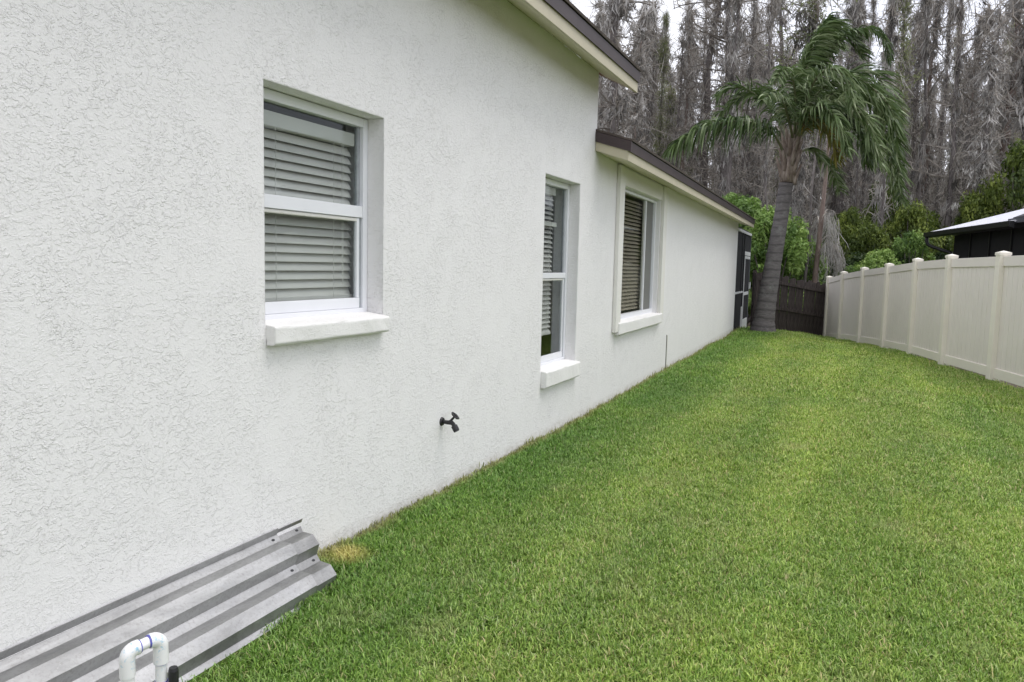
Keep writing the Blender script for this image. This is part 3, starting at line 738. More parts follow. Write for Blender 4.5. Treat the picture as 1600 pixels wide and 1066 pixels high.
# ------------------------------------------------------------------ neighbouring house behind the vinyl fence
nh = empty('neighbour_house', (5.5, 30, -1.9), 'dark house with white lanai roof and black gutter behind the tan fence', 'house')
c0n = Vector(nh.location)
E0 = Vector((4.6, 31.8, 1.31)); ev = Vector((0.204, -0.979, 0)); nv = Vector((0.979, 0.204, 0)); Z = Vector((0, 0, 1))
def nb(mb, name, mat, **kw):
    mb.v = [tuple(Vector(v) - c0n) for v in mb.v]; return mb.build(name, mat, nh, **kw)
L1 = 7.3; SL = 0.285
def quadslab(P, Q, width, slope, th):
    r_ = (nv + Z * slope) * width
    return MB().prism([P, Q, Q + r_, P + r_], (0, 0, 0), (0, 0, th))
nb(quadslab(E0 + Z * 0.10, E0 + ev * L1 + Z * 0.10, 6.0, SL, 0.05), 'lanai_roof', M['white_roof'])
for k in range(1, 12):
    P = E0 + ev * (k * L1 / 12) + Z * 0.152
    nb(quadslab(P, P + ev * 0.03, 6.0, SL, 0.018), 'roof_seam', M['white_roof'])
nb(MB().prism([E0 - nv * .10 - ev * .04, E0 - nv * .12 - ev * .04 + Z * 0.14, E0 + nv * .03 - ev * .04 + Z * 0.14, E0 + nv * .03 - ev * .04 - Z * 0.05], (0, 0, 0), ev * (L1 + .08)), 'gutter', M['bronze'])
W0 = E0 + ev * 0.9 + nv * 0.62
nb(MB().prism([W0 - Z * 3.3, W0 + ev * 15 - Z * 3.3, W0 + ev * 15 + Z * 0.02, W0 + Z * 0.02], (0, 0, 0), nv * 0.1), 'screen_wall', M['blackwall'])
nb(MB().prism([W0 - Z * 3.3 + nv * .101, W0 + nv * 5 - Z * 3.3, W0 + nv * 5 + Z * 1.4, W0 + nv * .101 + Z * 0.05], (0, 0, 0), ev * 0.1), 'screen_wall', M['blackwall'])
for k in range(1, 5):
    P = W0 + ev * (k * 1.6) - nv * 0.045
    nb(MB().prism([P - Z * 3.3, P - Z * 3.3 + ev * .06, P + ev * .06, P], (0, 0, 0), nv * 0.04), 'mullion', M['bronze'])
P = E0 + ev * 0.06 - nv * 0.02
nb(MB().tube([P, P - Z * .16, P - Z * .28 + nv * .05 + ev * .02, P - Z * .36 + nv * .17 + ev * .1, P - Z * .50 + nv * .45 + ev * .5, P - Z * .58 + nv * .58 + ev * 0.8, P - Z * .8 + nv * .6 + ev * 0.86, P - Z * 2.9 + nv * .6 + ev * .86], 0.06, 10), 'downspout', M['bronze'], smooth=True)
M0 = Vector((6.17, 25.2, 1.40))
nb(quadslab(M0 + Z * 0.12, M0 + ev * 12 + Z * 0.12, 5.0, 0.42, 0.05), 'main_roof', M['dark_roof'])
nb(MB().prism([M0 - nv * .1, M0 - nv * .12 + Z * .13, M0 + nv * .03 + Z * .13, M0 + nv * .03], (0, 0, 0), ev * 12), 'gutter', M['gutter_grey'])
P = M0 + ev * 1.2 - nv * 0.03
nb(MB().tube([P, P - Z * .15, P - Z * .30 + nv * .25, P - Z * .5 + nv * .5, P - Z * 2.9 + nv * .5], 0.05, 10), 'downspout', M['gutter_grey'], smooth=True)
nb(MB().prism([M0 - Z * 3.2 + nv * .55 - ev * .3, M0 - Z * 3.2 + ev * 12 + nv * .55, M0 + ev * 12 + nv * .55, M0 + nv * .55 - ev * .3], (0, 0, 0), nv * 0.1), 'wall', M['blackwall'])

# ------------------------------------------------------------------ storm panels leaning on the wall
def storm_panel(y0, y1, dn, gauge, label, seed, skew):
    u = Vector((0.8182, 0, -0.5749)); n = Vector((0.5749, 0, 0.8182)); A = Vector((-0.013, 0, -1.230))
    prof = [(0.001, .032), (0.010, 0), (.048, 0), (.103, .045), (.160, .045), (.180, 0), (.217, 0), (.274, .045), (.330, .045), (.351, 0), (.377, 0)]
    root = empty('storm_panel', (0.15, y0, -1.43), label, 'storm panel', 'corrugated storm panels against the wall')
    P = [A + u * s + n * (h_ + dn) for s, h_ in prof]
    mb = MB(); ys = np.concatenate([np.arange(y0, y1 - .05, 0.25), [y1 - 0.05, y1 - 0.02, y1]]); k = len(P); vs = []
    rr = random.Random(seed)
    for y in ys:
        e = max(0, 1 - (y1 - y) / 0.04) * 0.0
        sag = 0.002 * sin(y * 2.3 + seed)
        for j, p in enumerate(P): vs.append((p.x - 0.15 + sag * n.x, y - y0 + (rr.uniform(-.004, .004) if y == y1 else 0) - (prof[j][0] * skew if y > y1 - .06 else 0), p.z + 1.43 + sag * n.z))
    fs = [(i * k + j, (i + 1) * k + j, (i + 1) * k + j + 1, i * k + j + 1) for i in range(len(ys) - 1) for j in range(k - 1)]
    mb.add(vs, fs); o = mb.build('corrugated_sheet', M['galv'], root, fix=False)
    so = o.modifiers.new('thick', 'SOLIDIFY'); so.thickness = gauge; so.offset = 0
    for s in (0.029, 0.199):
        for yy in (y1 - 0.035,):
            c = A + u * s + n * (dn + 0.0012)
            q = Vector((c.x - 0.15, yy - y0 - s * skew, c.z + 1.43))
            ringp = [q + (u * cos(t) + Vector((0, 1.5, 0)) * sin(t)) * 0.0065 for t in np.linspace(0, 2 * pi, 13)[:-1]]
            mb = MB(); mb.prism(ringp, (0, 0, 0), n * 0.0016); mb.build('bolt_hole', M['black'], root)
    return root
storm_panel(0.3, 2.715, 0.0080, 0.0018, 'front galvanised corrugated storm panel leaning on the wall, shorter one on top', 1, 0.26)
storm_panel(0.35, 2.885, -0.0030, 0.0018, 'rear galvanised corrugated storm panel against the wall, its end sticking out beyond the front one', 2, 0.34)

# ------------------------------------------------------------------ white pvc pipe loop
pv = empty('pvc_pipe', (0.915, 1.19, -1.43), 'white plastic pipe loop with blue primer stains standing in front of the metal panels', 'pipe')
cp = Vector(pv.location)
def pb(pts, r, name, mat, seg=20, smooth=True):
    mb = MB().tube([Vector(p) - cp for p in pts], r, seg); o = mb.build(name, mat, pv, smooth=smooth)
    if smooth:
        md = o.modifiers.new('edge', 'EDGE_SPLIT'); md.split_angle = radians(40)
    return o
PL = Vector((0.906, 1.163, 0)); PR = Vector((0.928, 1.233, 0)); zt = -0.852; dh = (PR - PL).normalized(); rb = 0.0185
def arc(P, sgn, z, r=0.019, n=9):
    return [P + dh * sgn * r * (1 - cos(t)) + Z * (z - r + r * sin(t)) for t in np.linspace(0, pi / 2, n)]
aL = arc(PL, 1, zt); aR = arc(PR, -1, zt + 0.004)
pb([PL + Z * (zt - 0.058)] + aL + [aL[-1] + dh * 0.006], 0.0162, 'elbow', M['pvc_stain'])
pb([PR + Z * (zt - 0.054)] + aR + [aR[-1] - dh * 0.006], 0.0162, 'elbow', M['pvc_stain'])
pb([aL[-1], aR[-1]], 0.0126, 'crossbar', M['pvc'])
pb([PL + Z * -1.50, PL + Z * (zt - 0.05)], 0.0138, 'pipe', M['pvc'])
pb([PR + Z * (zt - 0.12), PR + Z * (zt - 0.05)], 0.0126, 'pipe', M['pvc_stain'])
pb([PR + Z * -1.50, PR + Z * (zt - 0.100), PR + Z * (zt - 0.099)], [0.0162, 0.0162, 0.0160], 'coupling', M['pvc'])
for P, zz, d_ in ((PR, zt - 0.0545, Z), (PR, zt - 0.0975, Z)):
    pb([P + Z * (zz - .0015), P + Z * (zz + .0015)], 0.0138 if zz > zt - .08 else .0140, 'primer_ring', M['pvc_ring'])
for q in (aL[-1] + dh * 0.0075, aR[-1] - dh * 0.0075):
    pb([q - dh * .0016, q + dh * .0016], 0.0144, 'primer_ring', M['pvc_ring'])
MB().tube([Vector((0.952, 1.245, -1.45)) - cp, Vector((0.952, 1.245, -0.925)) - cp, Vector((0.952, 1.245, -0.918)) - cp], [0.011, 0.011, 0.009], 14).build('black_cap', M['black'], pv)

# ------------------------------------------------------------------ queen palm
palm = empty('palm_tree', (0.324, 19.79, -1.55), 'tall palm with ringed grey trunk and windblown drooping fronds at the lawn end', 'palm tree')
cpm = Vector(palm.location)
Rh = Vector((0.9176, 0.3975, 0)); Fh = Vector((-0.3975, 0.9176, 0))
PXM = 19.3 / 1225
def rel(px, py, d=0.0):
    """offset in metres from the trunk foot seen across (right), away (depth) and up"""
    Dp = 19.0 + d; hor = 425 + 0.023 * (px - 1335)
    return Vector((2.3, 0, 0)) + Fh * Dp + Rh * ((px - 800) / 1219 * Dp) + Z * ((hor - py) / 1219 * Dp) - cpm
ctr = [(1191, 522), (1192, 500), (1196, 460), (1203, 400), (1209, 350), (1213, 310), (1215, 290)]
rad = [0.33, 0.25, 0.215, 0.185, 0.168, 0.162, 0.16]
pts = []; rr_ = []
for i in range(len(ctr) - 1):
    for t in np.linspace(0, 1, 9)[:-1]:
        pts.append(rel(ctr[i][0] * (1 - t) + ctr[i + 1][0] * t, ctr[i][1] * (1 - t) + ctr[i + 1][1] * t))
        rr_.append((rad[i] * (1 - t) + rad[i + 1] * t) * (1 + 0.035 * (len(rr_) % 3 == 0)))
pts.append(rel(1215, 290)); rr_.append(0.18)
MB().tube(pts, rr_, 24).build('trunk', M['palm_bark'], palm, smooth=True)
# crown of old boots
top = rel(1216, 288)
MB().tube([top, rel(1217, 270), rel(1219, 250), rel(1221, 225), rel(1223, 205)], [0.155, 0.18, 0.15, 0.11, 0.07], 14).build('crown_shaft', M['palm_boot'], palm, smooth=True)
for k in range(22):
    an = k * 2.4; zf = k / 22
    base = top.lerp(rel(1222, 215), zf * 0.85); out = Vector((cos(an), sin(an), 0))
    p0 = base + out * (0.16 - 0.05 * zf); p1 = p0 + out * 0.07 + Z * 0.22; p2 = p1 + out * 0.07 + Z * 0.20
    MB().tube([p0 - Z * .06, p0 + Z * .05, p1, p2], [0.055, 0.065, 0.038, 0.022], 7).build('frond_boot', M['palm_boot'], palm, smooth=True)

def frond(path, leaf_len=0.55, n=75, mat=None, seed=0, wind=0.35, droop=0.9, start=0.22, name='frond', plume=0.5):
    """path: control points of the stalk; leaflets both sides, sweeping down and with the wind"""
    P = [Vector(p) for p in path]
    # Catmull-Rom resample
    pts_ = []; Q = [P[0] * 2 - P[1]] + P + [P[-1] * 2 - P[-2]]
    for i in range(1, len(Q) - 2):
        for t in np.linspace(0, 1, 9)[:-1]:
            a_, b_, c_, d_ = Q[i - 1], Q[i], Q[i + 1], Q[i + 2]
            pts_.append(0.5 * ((2 * b_) + (c_ - a_) * t + (2 * a_ - 5 * b_ + 4 * c_ - d_) * t * t + (3 * b_ - a_ - 3 * c_ + d_) * t ** 3))
    pts_.append(P[-1]); m_ = len(pts_)
    st = MB().tube(pts_, [0.030 * (1 - i / m_) ** 0.8 + 0.004 for i in range(m_)], 6).build('stalk', M['rachis'], None, smooth=True)
    A_ = np.array([tuple(p) for p in pts_]); seg = np.linalg.norm(np.diff(A_, axis=0), axis=1); cum = np.r_[0, np.cumsum(seg)]; L = cum[-1]
    r = np.random.default_rng(seed); T = np.repeat(np.linspace(start, 0.995, n), 2) ** 1.0
    T = np.clip(T + r.normal(0, 0.004, len(T)), start, 0.999)
    side = np.tile([1, -1], n)
    pos = np.stack([np.interp(T * L, cum, A_[:, k]) for k in range(3)], 1)
    tan = np.stack([np.interp(T * L + .03, cum, A_[:, k]) for k in range(3)], 1) - np.stack([np.interp(T * L - .03, cum, A_[:, k]) for k in range(3)], 1)
    tan /= np.linalg.norm(tan, axis=1, keepdims=True) + 1e-9
    sidev = np.cross(tan, [0, 0, 1.0]); sidev /= np.linalg.norm(sidev, axis=1, keepdims=True) + 1e-6
    upv = np.cross(sidev, tan)
    ll = leaf_len * (0.35 + 0.65 * np.sin(np.clip((T - start) / (1 - start), 0, 1) ** 0.7 * pi * 0.93) ** 0.6) * r.uniform(0.8, 1.15, len(T))
    d0 = sidev * side[:, None] * 0.8 + tan * 0.65 + upv * r.normal(0.25, plume, len(T))[:, None]
    d0 /= np.linalg.norm(d0, axis=1, keepdims=True)
    K = 6; paths = np.zeros((len(T), K, 3)); cur = pos.copy(); dcur = d0.copy(); g = np.array([0, 0, -1.0]) * droop + np.array(Rh) * wind
    for k in range(K):
        paths[:, k] = cur; cur = cur + dcur * (ll / (K - 1))[:, None]
        dcur = dcur + g * (0.30 + r.uniform(-.05, .1, (len(T), 1))); dcur /= np.linalg.norm(dcur, axis=1, keepdims=True)
    wd = np.array([0.030, 0.040, 0.038, 0.030, 0.019, 0.004])[None, :] * r.uniform(0.8, 1.15, (len(T), 1))
    v, f, ti = ribbons(paths, wd, np.clip(r.normal(0.45, 0.25, len(T)), 0, 1))
    o = link(name, raw_mesh(name, mat or M['frond'], v, f, ti), palm); st.parent = o
    return o
def rp(px, py, d): return rel(px, py, d)
FR = [  # paths: (px, py, depth metres away) from the crown outwards
 ([(1216, 262, 0), (1200, 228, -.2), (1181, 206, -.4), (1155, 198, -.6), (1120, 198, -.8), (1080, 208, -.9), (1040, 236, -1.0)], dict(leaf_len=0.85, wind=-.04, droop=2.2, n=150)),
 ([(1218, 235, 0), (1200, 195, .3), (1175, 168, .5), (1148, 150, .7), (1122, 148, .9), (1105, 160, 1.0)], dict(leaf_len=0.60, wind=0.1)),
 ([(1220, 225, 0), (1212, 180, .4), (1196, 158, .6), (1170, 150, .8), (1135, 165, 1.1), (1105, 190, 1.3)], dict(leaf_len=0.60, wind=0.05)),
 ([(1224, 215, 0), (1228, 150, .2), (1236, 95, .3), (1250, 66, .3), (1264, 46, .4)], dict(leaf_len=0.62, wind=2.6, droop=0.8, n=130, plume=.4)),
 ([(1224, 215, 0), (1232, 140, -.2), (1244, 90, -.4), (1262, 60, -.5), (1280, 55, -.6)], dict(leaf_len=0.65, wind=2.0, droop=1.1, n=120, plume=.4)),
 ([(1226, 215, 0), (1246, 150, .1), (1270, 95, 0), (1300, 66, -.1), (1330, 62, -.1), (1352, 80, -.2), (1360, 106, -.2)], dict(leaf_len=0.40, wind=0.35, droop=1.8, n=130)),
 ([(1226, 218, 0), (1248, 165, -.4), (1280, 138, -.7), (1325, 140, -1.0), (1370, 185, -1.3), (1382, 250, -1.4), (1392, 318, -1.4)], dict(leaf_len=0.52, wind=0.6, droop=1.0, n=165)),
 ([(1226, 222, 0), (1258, 178, .4), (1300, 155, .8), (1345, 175, 1.1), (1366, 225, 1.3), (1378, 285, 1.4)], dict(leaf_len=0.58, wind=0.5, droop=1.1, n=150)),
 ([(1226, 224, 0), (1254, 185, -.6), (1288, 168, -1.1), (1322, 186, -1.5), (1344, 222, -1.7), (1356, 262, -1.8)], dict(leaf_len=0.58, wind=0.5, droop=1.1, n=150)),
 ([(1224, 224, 0), (1240, 190, -.8), (1262, 175, -1.3), (1285, 195, -1.7), (1305, 240, -1.9)], dict(leaf_len=0.60, wind=0.3, droop=1.5, n=110)),
 ([(1223, 222, 0), (1222, 170, -.5), (1215, 132, -.9), (1200, 120, -1.2), (1190, 135, -1.4)], dict(leaf_len=0.42, wind=0.6, droop=1.4, n=90)),
 ([(1224, 222, 0), (1240, 160, -.6), (1256, 128, -1.0), (1278, 120, -1.4), (1300, 138, -1.6), (1312, 170, -1.8)], dict(leaf_len=0.55, wind=0.6, droop=1.5, n=100)),
 ([(1226, 230, 0), (1252, 205, .6), (1290, 200, 1.1), (1320, 216, 1.5), (1338, 248, 1.7)], dict(leaf_len=0.75, wind=0.4, n=100)),
 ([(1224, 250, 0), (1246, 238, .3), (1268, 252, .5), (1286, 274, .7), (1298, 302, .8)], dict(leaf_len=0.42, wind=0.4, n=60)),
 ([(1222, 225, 0), (1225, 160, .8), (1232, 110, 1.3), (1245, 85, 1.8), (1260, 85, 2.2)], dict(leaf_len=0.50, wind=1.4, droop=1.1, n=90)),
 ([(1224, 228, 0), (1240, 205, -.5), (1262, 200, -.8), (1282, 225, -1.0), (1290, 255, -1.0)], dict(leaf_len=0.50, wind=0.2, mat='frond_yellow', n=70)),
 ([(1222, 226, 0), (1212, 190, -.5), (1202, 165, -.9), (1188, 155, -1.2), (1172, 165, -1.5)], dict(leaf_len=0.42, wind=0.3, droop=1.4, n=80)),
 ([(1224, 215, 0), (1236, 130, .1), (1254, 84, .1), (1276, 66, .1), (1300, 74, .1), (1318, 98, .1)], dict(leaf_len=0.58, wind=1.6, droop=1.2, n=140, plume=.4)),
 ([(1224, 215, 0), (1228, 150, .6), (1240, 100, .9), (1260, 80, 1.1), (1284, 88, 1.2)], dict(leaf_len=0.58, wind=1.6, droop=1.2, n=120, plume=.4)),
 ([(1227, 222, 0), (1254, 175, 0.1), (1290, 150, .1), (1330, 158, .1), (1366, 200, .1), (1372, 250, .1), (1382, 305, .1)], dict(leaf_len=0.52, wind=0.6, droop=1.0, n=165)),
 ([(1227, 226, 0), (1250, 196, -.2), (1280, 182, -.4), (1310, 196, -.6), (1330, 225, -.7), (1340, 262, -.7)], dict(leaf_len=0.52, wind=0.5, droop=1.1, n=130)),
 ([(1226, 222, 0), (1240, 185, 0.5), (1262, 160, .9), (1290, 165, 1.3), (1312, 195, 1.6)], dict(leaf_len=0.60, wind=0.3, droop=1.5, n=110)),
 ([(1226, 222, 0), (1256, 170, 0.9), (1296, 130, 1.5), (1340, 128, 1.9), (1364, 165, 2.2), (1380, 215, 2.3)], dict(leaf_len=0.75, wind=0.5, n=110)),
]
for i, (pp, kw) in enumerate(FR):
    kw = dict(kw); kw['seed'] = i
    if 'mat' in kw: kw['mat'] = M[kw['mat']]
    o = frond([rp(*q) for q in pp], **kw)
    if i == 15: o['label'] = 'yellowing old frond at the centre of the crown'
# mulch ring at the foot
tag(link('mulch_bed', raw_mesh('mulch_bed', M['mulch'], np.array([(0.32 + 0.75 * cos(t) * r0, 19.9 + 0.8 * sin(t) * r0, 0) for r0 in (0.01, 1) for t in np.linspace(0, 2 * pi, 25)[:-1]]),
    np.array([(i, (i + 1) % 24, 24 + (i + 1) % 24, 24 + i) for i in range(24)]))), kind='structure')
mbo = bpy.data.objects['mulch_bed']
for v in mbo.data.vertices: v.co.z = g1(v.co.x, v.co.y) + 0.006

# ------------------------------------------------------------------ undergrowth shrubs
def shrub_meshes(seed, mat, n_leaf=11000, w=1.0, hgt=1.0, leaf=0.040):
    r = np.random.default_rng(seed)
    # clumps spread on an uneven dome
    nc = 95; th = r.uniform(0, 2 * pi, nc); zz = r.uniform(0.05, 1, nc) ** 0.8; rad_ = np.sqrt(np.clip(1.02 - zz ** 2.2, 0.03, 1)) * r.uniform(0.45, 1.0, nc)
    C = np.stack([rad_ * cos_(th) * w, rad_ * sin_(th) * w, zz * hgt * 1.6], 1)
    cs = r.uniform(0.07, 0.25, nc)
    w_ = cs ** 2; idx = r.choice(nc, n_leaf, p=w_ / w_.sum())
    d = r.normal(size=(n_leaf, 3)); d /= np.linalg.norm(d, axis=1, keepdims=True)
    p = C[idx] + d * (cs[idx] * r.uniform(0.25, 1.0, n_leaf) ** 0.5)[:, None] * np.array([1, 1, 0.8])
    # leaf quads: pointed diamonds
    nrm = d * 0.5 + np.array([0, 0, 0.8]) + r.normal(0, 0.55, (n_leaf, 3)); nrm /= np.linalg.norm(nrm, axis=1, keepdims=True)
    ax = np.cross(nrm, r.normal(size=(n_leaf, 3))); ax /= np.linalg.norm(ax, axis=1, keepdims=True); bx = np.cross(nrm, ax)
    s = leaf * r.uniform(0.6, 1.3, n_leaf)[:, None]
    v = np.stack([p - ax * s, p - bx * s * 0.42 + nrm * s * 0.1, p + ax * s, p + bx * s * 0.42 + nrm * s * 0.1], 1)
    f = np.arange(n_leaf * 4).reshape(-1, 4)
    ti = np.clip(r.normal(0.5, 0.18, nc)[idx] + r.normal(0, 0.15, n_leaf), 0, 1)
    leaves = raw_mesh('leaves', mat, v.reshape(-1, 3), f, np.repeat(ti, 4))
    mb = MB()
    for k in range(0, nc, 3):
        c = Vector(C[k]); b = Vector((r.normal(0, .05), r.normal(0, .05), -0.1))
        mb.tube([b, b.lerp(c, .5) + Vector((0, 0, .05)), c], [0.035, 0.02, 0.008], 5)
    stems = mb.mesh('stems', M['cyp_bark'])
    return leaves, stems
def cos_(x): return np.cos(x)
def sin_(x): return np.sin(x)
SH = {}
for nm, mat in (('olive', 'olive'), ('dark', 'dark_leaf'), ('bright', 'bright_leaf')):
    SH[nm] = [shrub_meshes(100 + 7 * k + len(nm), M[mat]) for k in range(3)]
def atpx(px, D): 
    """a point on the ground D metres out in the direction of a column of the picture (base of a plant)"""
    lat = (px - 800) / 1225 * D
    p = Vector((2.3, 0, 0)) + Fh * D + Rh * lat
    return Vector((p.x, p.y, g1(p.x, p.y)))
def shrub(kind, px, D, wdt, hgt, label, group=None, lift=0.0):
    p = atpx(px, D); me = random.choice(SH[kind])
    t = empty('shrub', (p.x, p.y, p.z + lift - 0.05), label, 'shrub', group, random.uniform(0, 6.28)); t.scale = (wdt, wdt, hgt / 1.75)
    link('leaves', me[0], t); link('stems', me[1], t)
    return t
shrub('bright', 1152, 29, 2.0, 5.0, 'bright green leafy shrub rising just above the far end of the roof eave')
shrub('bright', 1205, 27.5, 1.7, 4.4, 'bright green leafy shrub directly behind the palm trunk')
shrub('bright', 1245, 29, 1.3, 3.6, 'light green shrub right of the palm trunk above the wood fence')
shrub('bright', 1120, 31, 1.4, 5.2, 'small light green shrub tip peeking over the brown roof edge')
shrub('bright', 1368, 27.0, 1.25, 2.95, 'low yellow green shrub just above the middle of the tan fence')
shrub('bright', 1416, 30.0, 1.3, 3.9, 'rounded yellow green shrub above the tan fence left of the neighbouring roof')
shrub('bright', 1328, 27, 0.9, 2.3, 'smallest light green shrub over the far corner where the two fences meet')
shrub('olive', 1575, 32.5, 1.8, 7.6, 'tall olive green shrub towering over the right end of the white lanai roof')
shrub('olive', 1518, 33.5, 1.5, 6.0, 'olive green shrub rising behind the middle of the white lanai roof')
def spot(px, D):
    a = ('under the left end of the palm fronds' if px < 1110 else 'behind the palm trunk' if px < 1235 else 'above the wood fence' if px < 1283 else 'above the fence corner' if px < 1330 else
         'under the drooping right fronds' if px < 1395 else 'left of the black downspout' if px < 1450 else 'at the tip of the white roof' if px < 1500 else 'over the white roof' if px < 1560 else 'over the dark shingle roof')
    return a + (', nearer row' if D < 33.5 else ', second row' if D < 38.5 else ', deepest row')
for px, D, w_, h_ in [(1290, 32, 1.5, 3.9), (1320, 33, 1.7, 5.2), (1350, 31, 1.7, 4.2), (1385, 34, 2.0, 5.6), (1415, 32, 1.8, 4.6), (1440, 35, 2.0, 6.0), (1462, 32, 1.7, 4.4),
                      (1490, 37, 2.1, 5.4), (1515, 38, 2.0, 5.0), (1300, 36, 1.6, 4.6), (1365, 37, 1.9, 6.2), (1270, 34, 1.5, 4.0), (1575, 42, 2.4, 6.6), (1625, 39, 2.6, 6.5), (1665, 38, 2.4, 6.0)]:
    shrub('olive', px, D, w_ * random.uniform(.6, .8), h_ * random.uniform(.75, 1.12), ('broad' if w_ > 1.75 else 'slim') + ' olive green shrub ' + spot(px, D), 'olive shrubs of the undergrowth')
for px, D, w_, h_ in [(1180, 33, 1.7, 4.6), (1225, 33, 1.8, 4.4), (1260, 31, 1.3, 3.2), (1335, 30, 1.5, 3.2), (1400, 30, 1.5, 3.1), (1465, 30.5, 1.5, 3.4), (1100, 36, 2, 4.6), (1040, 38, 2.2, 4.8), (1420, 40, 2.4, 5.2),
                      (1505, 42, 2.6, 5.4), (1310, 41, 2.2, 4.2), (970, 39, 2.3, 4.8)]:
    shrub('dark', px, D, w_ * .75, h_ * .9, 'dark green shrub ' + spot(px, D), 'dark shrubs of the undergrowth')

# ------------------------------------------------------------------ cypress wood hung with moss
def cypress(seed, H=20.0, moss=1.0, green=0.0, lean=0.02, red=False, fine=1.0, conic=False, spread=1.0):
    r = np.random.default_rng(seed)
    # trunk
    n = 14; zs = np.linspace(0, H, n); wob = np.cumsum(r.normal(0, 0.09, (n, 2)), axis=0) + np.outer(zs * lean, r.normal(0, 1, 2))
    rad_ = 0.17 * (1 - zs / H) ** 0.8 * r.uniform(0.8, 1.25) + 0.018; rad_[0] *= 1.9; rad_[1] *= 1.15
    tr = MB().tube([(wob[i, 0], wob[i, 1], zs[i] - 0.3) for i in range(n)], list(rad_), 9).mesh('trunk', M['cyp_red'] if red else M['cyp_bark'], True)
    def axis(z): return np.stack([np.interp(z, zs, wob[:, 0]), np.interp(z, zs, wob[:, 1]), z - 0.3], -1)
    # limbs
    nb_ = int(150 * fine); bz = H * (0.06 + 0.93 * r.uniform(0, 1, nb_) ** 0.85); az = r.uniform(0, 2 * pi, nb_)
    prof = (1.0 - 0.55 * bz / H) if not conic else (1.15 - bz / H) * 1.1
    bl = r.gamma(2.4, 0.38, nb_).clip(0.2, 2.8) * prof * spread
    up = r.normal(0.15, 0.45, nb_)
    K = 5; P = np.zeros((nb_, K, 3)); cur = axis(bz); d = np.stack([np.cos(az), np.sin(az), up], 1); d /= np.linalg.norm(d, axis=1, keepdims=True)
    for k in range(K):
        P[:, k] = cur; cur = cur + d * (bl / (K - 1))[:, None]; d = d + r.normal(0, 0.22, d.shape) + np.array([0, 0, -0.02]); d /= np.linalg.norm(d, axis=1, keepdims=True)
    wd = np.linspace(0.075, 0.018, K)[None] * (0.5 + 0.5 * bl[:, None])
    V1, F1, T1 = ribbons(P, wd, r.uniform(0.2, 0.8, nb_)); V1b, F1b, T1b = ribbons(P, wd, r.uniform(0.1, 0.7, nb_))
    # twigs
    ntw = nb_ * 9; bi = r.integers(0, nb_, ntw); tt = r.uniform(0.15, 1, ntw) * (K - 1); i0 = np.minimum(tt.astype(int), K - 2); fr_ = (tt - i0)[:, None]
    base = P[bi, i0] * (1 - fr_) + P[bi, i0 + 1] * fr_
    d = P[bi, -1] - P[bi, 0]; d /= np.linalg.norm(d, axis=1, keepdims=True); d = d * 0.4 + r.normal(0, 0.6, d.shape) * [1, 1, 1.7] + np.array([0, 0, 0.05]); d /= np.linalg.norm(d, axis=1, keepdims=True)
    tl = r.uniform(0.2, 0.95, ntw); TP = np.zeros((ntw, 3, 3))
    TP[:, 0] = base; TP[:, 1] = base + d * (tl / 2)[:, None]; d2 = d + r.normal(0, .35, d.shape); TP[:, 2] = TP[:, 1] + d2 * (tl / 2)[:, None]
    V2, F2, T2 = ribbons(TP, np.array([0.030, 0.022, 0.010])[None] * r.uniform(.7, 1.5, (ntw, 1)), r.uniform(0.2, 1, ntw))
    V = np.concatenate([V1, V1b, V2]); Fq = np.concatenate([F1, F1b + len(V1), F2 + len(V1) + len(V1b)]); T = np.concatenate([T1, T1b, T2])
    br = raw_mesh('branches', M['twig'], V, Fq, T)
    out = {'trunk': tr, 'branches': br}
    # moss: hanging wisps in clusters from limbs and down the trunk
    nm_ = int(nb_ * 22 * moss)
    if nm_ > 0:
        ncl = int(nb_ * 1.7); ci = r.integers(0, nb_, ncl); ct = r.uniform(0.0, 1, ncl) ** 1.7 * (K - 1); j0 = np.minimum(ct.astype(int), K - 2); fj = (ct - j0)[:, None]
        cpos = P[ci, j0] * (1 - fj) + P[ci, j0 + 1] * fj; clen = r.gamma(2.0, 0.17, ncl) * 1.1; ctint = r.uniform(-0.15, 1.15, ncl); csp = r.uniform(.04, .17, ncl)
        k_ = r.integers(0, ncl, nm_); b0 = cpos[k_] + r.normal(0, 1, (nm_, 3)) * csp[k_][:, None]
        ln = clen[k_] * r.uniform(0.4, 1.1, nm_); K2 = 4; MP = np.zeros((nm_, K2, 3)); cur = b0
        dd = np.stack([r.normal(0.05, .30, nm_), r.normal(0, .30, nm_), -np.ones(nm_)], 1)
        for k in range(K2):
            MP[:, k] = cur; cur = cur + dd * (ln / (K2 - 1))[:, None]; dd = dd + r.normal(0, 0.16, dd.shape) * [1, 1, 0.2]
        v, f, t_ = ribbons(MP, np.array([0.028, 0.048, 0.036, 0.008])[None] * r.uniform(.5, 1.3, (nm_, 1)), np.clip(ctint[k_] + r.normal(0, .18, nm_), 0, 1))
        out['moss'] = raw_mesh('moss', M['moss'], v, f, t_)
    if green > 0:
        ng = int(4500 * green); gi = r.integers(0, nb_, ng)
        sel = np.argsort(bz)[int(nb_ * 0.25):] if not conic else np.argsort(bz)[int(nb_ * 0.45):]; gi = r.choice(sel, ng)
        b0 = P[gi, r.integers(1, K, ng)] + r.normal(0, .16, (ng, 3)); d = r.normal(0, 1, (ng, 3)) + [0, 0, .3]; d /= np.linalg.norm(d, axis=1, keepdims=True)
        GPt = np.stack([b0, b0 + d * 0.07, b0 + d * 0.14], 1)
        v, f, t_ = ribbons(GPt, np.array([0.012, 0.035, 0.01])[None] * r.uniform(.7, 1.4, (ng, 1)), r.uniform(0, 1, ng))
        out['foliage'] = raw_mesh('foliage', M['needle'], v, f, t_)
    return out
